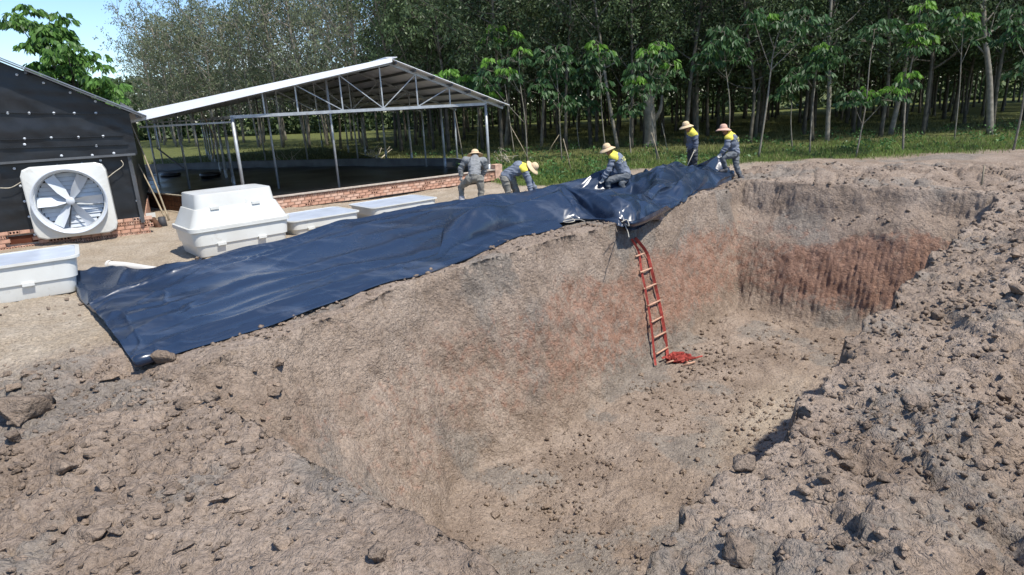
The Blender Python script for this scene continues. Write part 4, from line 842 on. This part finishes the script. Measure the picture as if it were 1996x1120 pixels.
# ------------------------------------------------------------------ black geomembrane sheet
def sheet_mat():
    m = mat('black_geomembrane', (.012, .016, .026), .2, .6, 0, .35, 1.2); t = m.node_tree; b = t.nodes['Principled BSDF']; N = t.nodes.new; K = t.links.new
    tc = N('ShaderNodeTexCoord'); n = N('ShaderNodeTexNoise'); n.inputs['Scale'].default_value = 2.3; n.inputs['Detail'].default_value = 7; n.inputs['Roughness'].default_value = .6
    mp_ = N('ShaderNodeMapping'); mp_.inputs['Rotation'].default_value = (0, 0, -.85); mp_.inputs['Scale'].default_value = (.5, 2.2, 1.5); K(tc.outputs['Object'], mp_.inputs[0]); K(mp_.outputs[0], n.inputs['Vector'])
    bp = N('ShaderNodeBump'); bp.inputs['Strength'].default_value = .07; bp.inputs['Distance'].default_value = .05; K(n.outputs[0], bp.inputs['Height']); K(bp.outputs[0], b.inputs['Normal'])
    r = N('ShaderNodeValToRGB'); r.color_ramp.elements[0].color = (.19, .19, .19, 1); r.color_ramp.elements[1].color = (.36, .36, .36, 1); n3 = N('ShaderNodeTexNoise'); n3.inputs['Scale'].default_value = 1.7; n3.inputs['Detail'].default_value = 8
    K(tc.outputs['Object'], n3.inputs['Vector']); K(n3.outputs[0], r.inputs[0]); K(r.outputs[0], b.inputs['Roughness'])
    n4 = N('ShaderNodeTexNoise'); n4.inputs['Scale'].default_value = 1.1; n4.inputs['Detail'].default_value = 9; n4.inputs['Roughness'].default_value = .68; r4 = N('ShaderNodeValToRGB'); r4.color_ramp.elements[0].position = .52; r4.color_ramp.elements[1].position = .78
    r4.color_ramp.elements[0].color = (.014, .025, .050, 1); r4.color_ramp.elements[1].color = (.078, .094, .125, 1); K(mp_.outputs[0], n4.inputs['Vector']); K(n4.outputs[0], r4.inputs[0]); K(r4.outputs[0], b.inputs['Base Color'])
    return m
M['sheet'] = sheet_mat()
def grid_faces(n, m_): i = np.arange(n*m_).reshape(n, m_); return np.stack([i[:-1, :-1], i[1:, :-1], i[1:, 1:], i[:-1, 1:]], -1).reshape(-1, 4)
def rows_surface(rows, ns, nt_):
    R_ = np.array([smooth_line(r, ns) for r in rows]); out = np.zeros((ns, nt_, 3))
    for i in range(ns): out[i] = smooth_line(R_[:, i], nt_)
    return out
def facets(a, b, na, nb, seed):
    r = np.random.default_rng(seed); g = r.uniform(-1, 1, (na + 3, nb + 3)); ja = a + .5*perlin(a*.7, b*.7, seed, 2); jb = b + .5*perlin(a*.7, b*.7, seed + 5, 2); ja = np.clip(ja, 0, na); jb = np.clip(jb, 0, nb); i = np.floor(ja).astype(int); j = np.floor(jb).astype(int); f = ja - i; h = jb - j
    z00, z10, z01, z11 = g[i, j], g[i + 1, j], g[i, j + 1], g[i + 1, j + 1]; up = (i + j) % 2 == 0
    lo = np.where(f > h, z00 + f*(z10 - z00) + h*(z11 - z10), z00 + h*(z01 - z00) + f*(z11 - z01)); alt = np.where(f + h < 1, z00 + f*(z10 - z00) + h*(z01 - z00), z11 + (1 - f)*(z01 - z11) + (1 - h)*(z10 - z11)); return np.where(up, lo, alt)
tarp = empty('geomembrane_sheet', P(600, 560), 'huge black plastic geomembrane sheet, part folded flat, part bunched up', 'plastic sheet')
fr = [(262, 706), (335, 691), (500, 645), (700, 576), (860, 531), (1000, 474), (1092, 436)]
bk = [(172, 588), (262, 552), (400, 510), (560, 470), (700, 428), (850, 398), (960, 388)]
F0 = [P(*q, .02) for q in fr]; B0 = [P(*q, z) for q, z in zip(bk, (.12, .22, .32, .36, .38, .42, .45))]
def lerp(t, zf): return [a + (b_ - a)*t + np.array([0, 0, zf*b_[2]]) for a, b_ in zip(F0, B0)]
beh = [b_ + np.array([-.28, .30, -b_[2] - .02]) for b_ in B0]
S_ = rows_surface([[p + np.array([.05, -.05, -.06]) for p in F0], F0, lerp(.10, .14), lerp(.42, .12), lerp(.75, .12), lerp(.94, .05), B0, beh], 260, 110)
si = np.linspace(0, 1, 260)[:, None] + np.zeros((1, 110)); ti = np.linspace(0, 1, 110)[None] + np.zeros((260, 1))
wv = 1.1*perlin(si*5, ti*2, 0, 7)
rid = (1 - np.abs(perlin(si*2.2 + .3*wv, ti*7 + wv, .3, 51)))**7
rid2 = (1 - np.abs(perlin(si*6 + ti*5, ti*6 - si*3 + .6*wv, 2.3, 52)))**9
rid3 = (1 - np.abs(perlin(si*16 + ti*3, ti*12, 4.3, 53)))**6
env = sst(.12, .26, ti)*sst(.98, .85, ti)
fcl = facets(si*11, ti*7 + si*3, 11, 11, 8) + .4*facets(si*30 + ti*4, ti*13, 36, 13, 9)
folds = sum(h_*np.maximum(0, 1 - np.abs(ti - t0 - k_*(si - .5) - .010*perlin(si*9, t0*9, 0, 5))/w_)*sst(a0, a0 + .12, si)*sst(a1, a1 - .12, si) for t0, k_, w_, h_, a0, a1 in ((.30, .04, .018, .075, 0, 1), (.46, -.05, .022, .07, .05, .9), (.60, .10, .018, .06, .2, 1), (.72, -.12, .024, .07, 0, .6), (.82, .03, .016, .06, .3, 1), (.52, .35, .016, .05, 0, .45), (.40, -.3, .016, .05, .35, .8), (.66, .5, .014, .05, .3, .7), (.36, .02, .012, .04, .1, .7)))
long1 = np.exp(-((ti - .37 - .04*np.sin(si*5))/.018)**2)*sst(.05, .3, si)
S_[..., 2] += env*(1 - .6*sst(.7, .95, si))*(.022*rid**2 + .022*rid2**2 + .004*rid3 + .010*fbm(si*5, ti*2.0, 5, 2, 54) + .008*fcl + .6*folds) + .03*long1
gz = base_h(S_[..., 0], S_[..., 1]); S_[..., 2] = np.maximum(S_[..., 2] + .9*gz*(ti < .93)*sst(.95, .6, si), gz + .012 - .05*(ti > .95))
obj('flat_fold', S_.reshape(-1, 3), grid_faces(260, 110), M['sheet'], tarp, True)
# the flap that sticks out at the left end
f0 = [P(*q, z) for q, z in (((150, 568), .03), ((172, 592), .04), ((215, 603), .05), ((300, 575), .05))]; f1 = [P(*q, z) for q, z in (((140, 527), .20), ((220, 524), .16), ((300, 524), .18), ((400, 506), .25))]
fm = [(a + b_)/2 + np.array([0, 0, -.05]) for a, b_ in zip(f0, f1)]
S_ = rows_surface([[p + np.array([0, -.03, -.08]) for p in f0], f0, fm, f1, [p + np.array([-.15, .2, -.25]) for p in f1]], 70, 40); a_ = np.linspace(0, 1, 70)[:, None]; b__ = np.linspace(0, 1, 40)[None]
S_[..., 2] += .06*(1 - np.abs(perlin(a_*3 + b__*2, b__*3 - a_, 0, 57)))**6 + .03*fbm(a_*4, b__*4, 0, 2, 58)
S_[..., 2] = np.maximum(S_[..., 2], base_h(S_[..., 0], S_[..., 1]) + .01); obj('folded_flap', S_.reshape(-1, 3), grid_faces(70, 40), M['sheet'], tarp, True)
q = P(283, 700, .05); o = obj('rolled_corner', *(lambda m_: (m_.v, m_.f))(MB().tube(smooth_line([P(260, 707, .05), P(285, 698, .07), P(325, 690, .06)], 8), [.05, .07, .075, .075, .07, .06, .05, .03], 10)), M['sheet'], tarp, True)
# the bunched part the workers handle: lip, hollow, back ridge
cf = [(860, 500), (930, 478), (1010, 452), (1090, 434), (1150, 428), (1205, 440), (1240, 447), (1290, 415), (1345, 388), (1395, 365), (1432, 349)]
cl = [(868, 403), (930, 400), (1003, 393), (1080, 374), (1104, 361), (1165, 378), (1240, 386), (1290, 372), (1340, 345), (1385, 325), (1420, 338)]
cb = [(868, 392), (925, 380), (1000, 372), (1065, 362), (1120, 350), (1180, 342), (1235, 331), (1285, 325), (1335, 320), (1390, 309), (1425, 330)]
cF = [P(*q, .03) for q in cf]; cF[6] = PP(1240, 447, P(1228, 440), (0, 1, 0)); cF[5] = P(1207, 440, .03)
dl_ = [.45, .5, .6, .7, .9, 1.2, 1.3, 1.0, .9, .7, .35]; cL = [PY(*q, f[1] + d_) for q, f, d_ in zip(cl, cF, dl_)]
db_ = [2.6, 3.2, 3.2, 3.3, 3.8, 5.0, 5.2, 4.2, 3.6, 2.2, .8]; cB = [PY(*q, f[1] + d_) for q, f, d_ in zip(cb, cF, db_)]
cF[0] = P(850, 505, .16); cL[0] = P(866, 440, .36); cB[0] = P(885, 400, .40)
cV = [(a + b_)/2 for a, b_ in zip(cL, cB)]
for i, p in enumerate(cV): p[2] = (.36 if i == 0 else .04) + (.3 if i in (7, 8, 9) else 0)
cM = [(a + b_)/2 + np.array([.05, -.12, .04]) for a, b_ in zip(cF, cL)]
cE = [p + np.array([-.1, .35, -p[2] - .02]) for p in cB]
S_ = rows_surface([cF, cM, cL, [a*.7 + b_*.3 for a, b_ in zip(cL, cV)], cV, [a*.6 + b_*.4 for a, b_ in zip(cB, cV)], cB, cE], 240, 130)
si = np.linspace(0, 1, 240)[:, None] + np.zeros((1, 130)); ti = np.linspace(0, 1, 130)[None] + np.zeros((240, 1)); xx, yy = S_[..., 0], S_[..., 1]
wv = .5*perlin(xx*.9, yy*.9, 1, 3)
fc1 = facets(si*12, ti*7, 12, 7, 3); fc2 = facets(si*34, ti*17, 34, 17, 4)
c1 = np.abs(perlin(si*9 + ti*2 + wv, ti*4 - si*2, 0, 66)); c2_ = np.abs(perlin(si*21 - ti*4, ti*9 + si*5 + wv, 3, 67)); c3_ = np.abs(perlin(si*46 + ti*6, ti*19, 6, 68))
env = sst(0, .07, ti)*sst(1, .93, ti)*sst(0, .10, si); am = .30 + .70*sst(.25, .48, si)
dz = env*am*((.20 + .12*sst(.4, .55, si))*(fc1 - .55 + .35*sst(.38, .55, si) + .45*sst(.55, .72, ti)*sst(.3, .5, si)) + .07*fc2 - .06*c1 - .02*c3_)
S_[..., 2] += dz; S_[..., 1] += env*am*.24*facets(si*13, ti*7, 13, 7, 6); S_[..., 0] += env*am*.12*facets(si*12, ti*7, 12, 7, 7)
S_[..., 2] = np.maximum(S_[..., 2], np.where(ti > .015, base_h(S_[..., 0], S_[..., 1]) + .045, -9))
obj('bunched_fold', S_.reshape(-1, 3), grid_faces(240, 130), M['sheet'], tarp, True)
# end of the sheet hanging over the pit edge, thickness edge
S_ = rows_surface([[P(1205, 425, .20), P(1232, 430, .18), P(1262, 420, .2), P(1300, 400, .2)], [P(1212, 436, .08), P(1234, 440, .06), P(1268, 428, .06), P(1306, 405, .08)], [ground_hit(1222, 452) + [0, -.05, .02], ground_hit(1238, 447) + [0, -.04, .02], ground_hit(1272, 430) + [0, -.03, .02], ground_hit(1310, 408) + [0, -.02, .02]]], 40, 20)
obj('hanging_corner', S_.reshape(-1, 3), grid_faces(40, 20), M['sheet'], tarp, True)

# ------------------------------------------------------------------ red strap ladder
lrail = [(1229, 466), (1243, 492), (1248, 526), (1255, 560), (1262, 600), (1268, 640), (1273, 690), (1276, 712)]; rrail = [(1236, 464), (1258, 492), (1268, 526), (1278, 568), (1287, 610), (1294, 650), (1298, 683), (1302, 704)]
def wall_pt(q, off=.07):
    h = ground_hit(*q); d = CP - h; return h + d/np.linalg.norm(d)*off + np.array([.02, -.02, .01])
lad = empty('strap_ladder', wall_pt((1290, 715)), 'red strap ladder with wooden rungs hanging down the pit wall', 'ladder')
LR = smooth_line([wall_pt(q) for q in lrail], 40); RRl = smooth_line([wall_pt(q) for q in rrail], 40)
def strap(pts, wd, th, nm):
    b = MB(); pts = np.asarray(pts); T = np.gradient(pts, axis=0); T /= np.linalg.norm(T, axis=1)[:, None]; tod = CP - pts; tod /= np.linalg.norm(tod, axis=1)[:, None]; s = np.cross(T, tod); s /= np.linalg.norm(s, axis=1)[:, None]; n = np.cross(s, T); k = len(pts); V_ = []
    for i in range(k): V_ += [pts[i] + s[i]*wd + n[i]*th, pts[i] - s[i]*wd + n[i]*th, pts[i] - s[i]*wd - n[i]*th, pts[i] + s[i]*wd - n[i]*th]
    b.add(V_, [(i*4 + j, i*4 + (j + 1) % 4, i*4 + 4 + (j + 1) % 4, i*4 + 4 + j) for i in range(k - 1) for j in range(4)] + [(0, 1, 2, 3), (k*4 - 1, k*4 - 2, k*4 - 3, k*4 - 4)]); return b.build(nm, M['red'], lad)
strap(LR, .024, .008, 'rail'); strap(RRl, .034, .010, 'rail')
for (a, b_) in (((1237, 500), (1254, 494)), ((1246, 531), (1267, 523)), ((1253, 563), (1277, 553)), ((1261, 596), (1285, 585)), ((1268, 628), (1291, 616)), ((1273, 658), (1295, 647)), ((1277, 690), (1299, 677))):
    p, q = wall_pt(a, .09), wall_pt(b_, .09); b = MB().tube([p, q], .021, 8); b.build('rung', M['rung'], lad, True)
r = np.random.default_rng(9); c0 = ground_hit(1305, 706)
for k in range(13):
    a = r.uniform(0, 6.28, 5); pts = [c0 + np.array([math.cos(t_)*r.uniform(.08, .40) + .18, math.sin(t_)*r.uniform(.05, .22), .04 + r.uniform(0, .14)]) for t_ in a]; strap(smooth_line(pts, 22), .024, .008, 'slack_strap')
for k in range(6):
    p = c0 + np.array([r.uniform(-.1, .6), r.uniform(-.15, .15), r.uniform(.04, .13)]); d = r.normal(size=3)*[1, .6, .2]; d /= np.linalg.norm(d); MB().tube([p - d*.15, p + d*.15], .019, 8).build('rung', M['red'] if k % 2 else M['rung'], lad, True)
p = ground_hit(1345, 708) + [0, 0, .03]; MB().tube([ground_hit(1330, 714) + [0, 0, .03], ground_hit(1355, 708) + [0, 0, .04]], .018, 8).build('rung', M['rung'], lad, True)
# pale ropes on the sheet edge
for k, (pts, lb) in enumerate([([(1100, 427), (1112, 424), (1120, 430), (1108, 433), (1098, 431), (1126, 427), (1140, 431)], 'pale tangled rope lying at the edge of the black sheet'), ([(1212, 432), (1222, 428), (1226, 440), (1218, 436), (1224, 452), (1226, 462)], 'knotted pale rope holding the ladder at the pit edge')]):
    o = obj('rope', *(lambda m_: (m_.v, m_.f))(MB().tube(smooth_line([P(*q, .16 if k == 0 else .26 - .05*i) for i, q in enumerate(pts)], 30), .009, 6)), M['rope'], None, True); tag(o, lb, 'rope')
# ------------------------------------------------------------------ workers
def capsule(a, b_, ra, rb, n=12):
    bm = bmesh.new(); a = Vector(a); b_ = Vector(b_); d = b_ - a; L_ = max(d.length, 1e-4); q = d.to_track_quat('Z', 'Y').to_matrix().to_4x4(); q.translation = a
    for z, r in ((0, ra), (L_, rb)): bmesh.ops.create_uvsphere(bm, u_segments=n, v_segments=8, radius=r, matrix=q @ Matrix.Translation((0, 0, z)))
    bmesh.ops.create_cone(bm, cap_ends=True, segments=n, radius1=ra, radius2=rb, depth=L_, matrix=q @ Matrix.Translation((0, 0, L_/2)))
    V_ = np.array([v.co[:] for v in bm.verts]); F_ = [tuple(v.index for v in f.verts) for f in bm.faces]; bm.free(); return V_, F_
def person(label, Y, J, face, hat='hat', hat_tilt=None, boots='boot', glove=True, printed=False, seed=0, jm='jacket', tm='trouser', ym='yoke'):
    """J: joint -> (photo x, photo y, depth offset); face: world direction the head looks"""
    p = {k: PY(x, y, Y + dy) for k, (x, y, dy) in J.items()}
    feet = min(p['anL'][2], p['anR'][2]); root = empty('person', (p['pelvis'][0], p['pelvis'][1], max(0, feet - .08)), label, 'person')
    face = np.array(face, float); face /= np.linalg.norm(face); hup = p['head'] - p['neck']; hup /= np.linalg.norm(hup); fs_ = face - hup*(face@hup); fs_ /= np.linalg.norm(fs_); sd_ = np.cross(fs_, hup)
    bones = [('torso', 'pelvis', 'waist', .135, .125), ('torso', 'waist', 'chest', .125, .150), ('torso', 'chest', 'neck', .150, .075), ('torso', 'chest', 'shL', .10, .075), ('torso', 'chest', 'shR', .10, .075), ('neck', 'neck', 'head', .055, .06),
             ('arm', 'shL', 'elL', .062, .046), ('arm', 'elL', 'haL', .046, .032), ('arm', 'shR', 'elR', .062, .046), ('arm', 'elR', 'haR', .046, .032),
             ('leg', 'hipL', 'knL', .092, .064), ('leg', 'knL', 'anL', .062, .042), ('leg', 'hipR', 'knR', .092, .064), ('leg', 'knR', 'anR', .062, .042), ('leg', 'pelvis', 'hipL', .12, .095), ('leg', 'pelvis', 'hipR', .12, .095)]
    segs = [(g, p[a], p[b_], ra, rb) for g, a, b_, ra, rb in bones]
    for s in 'LR':
        an = p['an' + s]; toe = p['toe' + s] if 'toe' + s in p else an + np.array([fs_[0]*.2, fs_[1]*.2, -.05]); segs.append(('foot', an + [0, 0, -.02], toe, .045, .036))
        ha, el = p['ha' + s], p['el' + s]; d = (ha - el)/np.linalg.norm(ha - el); sw = np.cross(d, fs_); sw /= np.linalg.norm(sw) + 1e-9; cu = np.cross(sw, d)
        segs.append(('hand', ha, ha + d*.075, .034, .030))
        for i, (o_, L_) in enumerate(((-.028, .062), (-.009, .072), (.010, .068), (.028, .054))):
            k0 = ha + d*.085 + sw*o_; k1 = k0 + d*L_*.55 + cu*.012; k2 = k1 + d*L_*.35 + cu*.03; segs += [('hand', k0, k1, .011, .010), ('hand', k1, k2, .010, .008)]
        k0 = ha + d*.03 - sw*.032; k1 = k0 + d*.035 - sw*.022 + cu*.01; segs += [('hand', k0, k1, .013, .011), ('hand', k1, k1 + d*.03 + cu*.012, .011, .009)]
    hd_ = p['head']
    segs += [('head', hd_ + hup*.035, hd_ + hup*.075 - fs_*.01, .092, .088), ('head', hd_ - hup*.035 + fs_*.03, hd_ - hup*.075 + fs_*.05, .072, .050), ('head', hd_ + fs_*.085, hd_ + fs_*.112 - hup*.035, .010, .016)]
    for s in (-1, 1): segs.append(('head', hd_ + sd_*.085*s - hup*.01, hd_ + sd_*.092*s + hup*.03 - fs_*.012, .014, .018))
    V_ = []; F_ = []
    for g, a, b_, ra, rb in segs:
        v, f = capsule(a, b_, ra, rb); n = len(V_); V_ += list(v); F_ += [tuple(i + n for i in q) for q in f]
    tmp = bpy.data.objects.new('tmp', mesh('tmp', V_, F_, M['skin'])); COL.objects.link(tmp)
    rm = tmp.modifiers.new('r', 'REMESH'); rm.mode = 'VOXEL'; rm.voxel_size = .0105; sm = tmp.modifiers.new('s', 'SMOOTH'); sm.iterations = 3; sm.factor = .5
    dg = bpy.context.evaluated_depsgraph_get(); me = bpy.data.meshes.new_from_object(tmp.evaluated_get(dg)); bpy.data.objects.remove(tmp)
    n = len(me.vertices); co = np.zeros(n*3); me.vertices.foreach_get('co', co); co = co.reshape(-1, 3); no = np.zeros(n*3); me.vertices.foreach_get('normal', no); no = no.reshape(-1, 3)
    Fq = [tuple(q.vertices) for q in me.polygons]; bpy.data.meshes.remove(me)
    best = np.full(n, 1e9); lab = np.zeros(n, int); names = ['torso', 'neck', 'arm', 'leg', 'foot', 'hand', 'head']
    for g, a, b_, ra, rb in segs:
        d = b_ - a; t = np.clip((co - a)@d/(d@d + 1e-9), 0, 1); dist = np.linalg.norm(co - (a + t[:, None]*d), axis=1) - (ra + (rb - ra)*t); u = dist < best; best[u] = dist[u]; lab[u] = names.index(g)
    gl = [names[i] for i in lab]
    obj('body', co, Fq, M['skin'], root, True)
    def garment(nm, keep, off, mt, wr=.02, sc=7):
        fs2 = [f for f in Fq if all(keep[i] for i in f)]; idx = sorted({i for f in fs2 for i in f}); mp_ = {i: k for k, i in enumerate(idx)}
        c, nn = co[idx], no[idx]; w_ = 1 - np.abs(perlin(c[:, 0]*sc + seed, c[:, 1]*sc, c[:, 2]*sc*1.5, 5)); c2 = c + nn*(off + wr*(w_**3) + .01*perlin(c[:, 0]*4, c[:, 1]*4, c[:, 2]*4, 8))[:, None]
        return obj(nm, c2, [tuple(mp_[i] for i in f) for f in fs2], mt, root, True)
    A = np.array(lab); tor, nk, arm, leg, ft, hand, head = [A == i for i in range(7)]
    pel = p['pelvis']; spine = (p['chest'] - pel)/np.linalg.norm(p['chest'] - pel); hs = (co - pel)@spine
    garment('trousers', leg | (tor & (hs < .10)), .014, M[tm], .022)
    yk = p['neck']; dsh = np.minimum(np.minimum(np.linalg.norm(co - p['shL'], axis=1), np.linalg.norm(co - p['shR'], axis=1)), np.linalg.norm(co - yk, axis=1))
    lc = np.linalg.norm(p['chest'] - pel); ysel = (tor | nk) & (hs > lc + .015) & (dsh < .165)
    jk = garment('jacket', ((tor & (hs > -.05)) | arm) & ~(ysel & (hs > lc + .03) & (dsh < .15)), .022, M[jm], .026)
    garment('yoke', ysel, .027, M[ym], .010)
    bsel = ft | (leg & (np.minimum(np.linalg.norm(co - p['anL'], axis=1), np.linalg.norm(co - p['anR'], axis=1)) < .11))
    nl_ = np.linalg.norm(co - p['anL'], axis=1) < np.linalg.norm(co - p['anR'], axis=1)
    for kq in (nl_, ~nl_): garment('boot', bsel & kq, .040 if boots == 'boot_pale' else .020, M[boots], .004)
    if glove:
        near_l = np.linalg.norm(co - p['haL'], axis=1) < np.linalg.norm(co - p['haR'], axis=1)
        for kq in (near_l, ~near_l): garment('glove', hand & kq, .004, M['glove'], .002)
    # hair, eyes, hat
    b = MB(); 
    rel = co - (hd_ + hup*.05); garment('hair', head & ((rel@hup > .02) | ((rel@fs_ < -.035) & (rel@hup > -.07))) & (rel@fs_ < .055), .006, M['hair'], .004)
    for s in (-1, 1):
        v, f = capsule(hd_ + fs_*.094 + sd_*.032*s + hup*.02, hd_ + fs_*.0945 + sd_*.034*s + hup*.02, .010, .010, 8); obj('eye', v, f, M['hair'], root, True)
    hu = hup if hat_tilt is None else np.array(hat_tilt, float); hu = hu/np.linalg.norm(hu); e1 = np.cross(hu, [.3, .9, .1]); e1 /= np.linalg.norm(e1); e2 = np.cross(hu, e1); hc = hd_ + hup*.085
    prof = [(.001, .135), (.045, .132), (.08, .115), (.102, .08), (.112, .03), (.118, .012), (.15, -.002), (.19, -.022), (.225, -.045), (.225, -.052), (.185, -.032), (.12, 0)]; n = 28; V_ = []
    for i, (r_, z_) in enumerate(prof):
        for j in range(n):
            a = 2*math.pi*j/n; wz = .012*math.sin(2*a + seed) if r_ > .15 else 0; V_.append(hc + (math.cos(a)*e1 + math.sin(a)*e2)*r_ + hu*(z_ + wz))
    F_ = [(i*n + j, i*n + (j + 1) % n, (i + 1)*n + (j + 1) % n, (i + 1)*n + j) for i in range(len(prof) - 1) for j in range(n)]; ht = obj('hat', V_, F_, M[hat], root, True)
    V_ = [hc + (math.cos(2*math.pi*j/n)*e1 + math.sin(2*math.pi*j/n)*e2)*.1165 + hu*z_ for z_ in (.012, .034) for j in range(n)]; obj('hat_band', V_, [(j, (j + 1) % n, n + (j + 1) % n, n + j) for j in range(n)], M['rung'], ht)
    if printed:                                            # two short rows of worn yellow print on the back
        bk_ = p['chest']*.75 + p['waist']*.25; back = np.array(printed, float); back -= spine*(back@spine); back /= np.linalg.norm(back); sw = np.cross(spine, back)
        b = MB()
        for row, cols in ((.05, 5), (-.02, 6)):
            for c in range(cols):
                ctr = bk_ + sw*((c - (cols - 1)/2)*.042) + spine*row; k = np.argmin(np.linalg.norm((co - ctr) - back*((co - ctr)@back)[:, None], axis=1) + np.where((co - ctr)@back > 0, 0, 1)); c_ = ctr + back*(((co[k] - ctr)@back) + .056)
                b.box(c_, (.030, .006, .045), np.stack([sw, back, spine], 1))
        b.build('back_print', M['print'], jk)
    return root
person('worker in grey seen from behind, stooping with one foot on the folded sheet', 17.2, dict(pelvis=(925, 344, 0), waist=(925, 332, .18), chest=(925, 317, .42), neck=(926, 308, .60), head=(926, 303, .72), shL=(908, 312, .48), elL=(898, 329, .52), haL=(899, 344, .50), shR=(942, 313, .48), elR=(945, 330, .58), haR=(938, 345, .62),
       hipL=(915, 349, 0), knL=(899, 364, .22), anL=(900, 389, .12), toeL=(905, 394, .02), hipR=(935, 349, 0), knR=(938, 371, .05), anR=(936, 396, 0), toeR=(937, 400, .15)), (.05, .8, -.6), hat_tilt=(0, .45, .9), boots='boot_pale', seed=1, jm='jacket_pale', tm='trouser_khaki', ym='jacket_pale')
person('worker in grey bent double, pulling the sheet edge with one gloved hand', 17.2, dict(pelvis=(986, 345, 0), waist=(996, 336, 0), chest=(1012, 327, 0), neck=(1024, 325, 0), head=(1034, 325, 0), shL=(1021, 331, -.17), elL=(1031, 352, -.22), haL=(1035, 376, -.25), shR=(1018, 324, .17), elR=(1028, 346, .25), haR=(1046, 372, .2),
       hipL=(984, 350, -.09), knL=(990, 374, -.05), anL=(988, 402, -.05), toeL=(1000, 406, -.05), hipR=(998, 350, .09), knR=(1007, 374, .12), anR=(1006, 402, .10), toeR=(1017, 405, .1)), (.55, -.25, -.75), hat_tilt=(.75, -.25, .55), seed=2, tm='trouser_khaki')
person('worker with yellow shoulders kneeling inside the bunched black sheet', 17.6, dict(pelvis=(1217, 338, 0), waist=(1213, 327, 0), chest=(1203, 311, 0), neck=(1192, 299, 0), head=(1187, 293, 0), shL=(1194, 306, -.17), elL=(1188, 329, -.22), haL=(1176, 348, -.2), shR=(1203, 304, .17), elR=(1192, 326, .25), haR=(1172, 347, .1),
       hipL=(1218, 343, -.09), knL=(1186, 352, -.12), anL=(1184, 370, -.10), toeL=(1172, 375, -.1), hipR=(1221, 342, .09), knR=(1212, 357, -.15), anR=(1216, 374, -.05), toeR=(1206, 379, -.1)), (-.8, -.3, -.55), hat_tilt=(-.30, -.05, .95), printed=(.75, -.45, .3), seed=3)
person('worker standing upright and looking down, yellow shoulders, dark trousers', 20.4, dict(pelvis=(1350, 287, 0), waist=(1350, 278, 0), chest=(1350, 265, 0), neck=(1346, 253, 0), head=(1341, 248, 0), shL=(1352, 261, -.17), elL=(1357, 276, -.2), haL=(1355, 289, -.2), shR=(1347, 259, .17), elR=(1343, 275, .2), haR=(1341, 288, .1),
       hipL=(1353, 292, -.08), knL=(1354, 312, -.08), anL=(1354, 334, -.06), toeL=(1345, 338, -.08), hipR=(1347, 292, .08), knR=(1345, 312, .08), anR=(1346, 333, .08), toeR=(1337, 336, .05)), (-.8, -.25, -.55), hat_tilt=(-.22, -.05, .97), seed=4, jm='jacket_dark', tm='trouser_dark')
person('worker striding along the pit edge, gripping the end of the sheet', 19.2, dict(pelvis=(1431, 296, 0), waist=(1430, 286, 0), chest=(1426, 271, 0), neck=(1419, 259, 0), head=(1414, 254, 0), shL=(1419, 268, -.17), elL=(1417, 285, -.2), haL=(1406, 299, -.18), shR=(1427, 265, .17), elR=(1420, 284, .25), haR=(1406, 300, .15),
       hipL=(1429, 300, -.08), knL=(1409, 307, -.12), anL=(1414, 330, -.05), toeL=(1404, 334, -.08), hipR=(1434, 300, .08), knR=(1435, 322, .02), anR=(1442, 341, .0), toeR=(1448, 348, -.10)), (-.85, -.2, -.45), hat='hat2', hat_tilt=(-.03, 0, 1), printed=(.8, -.5, .2), seed=5)
a, b_ = PY(1354, 292, 20.15), PY(1340, 322, 19.9); o = obj('hand_rod', *(lambda m_: (m_.v, m_.f))(MB().tube([a, b_], .012, 6)), M['rope'], None, True); tag(o, 'thin pale rod held by the upright worker', 'rod')
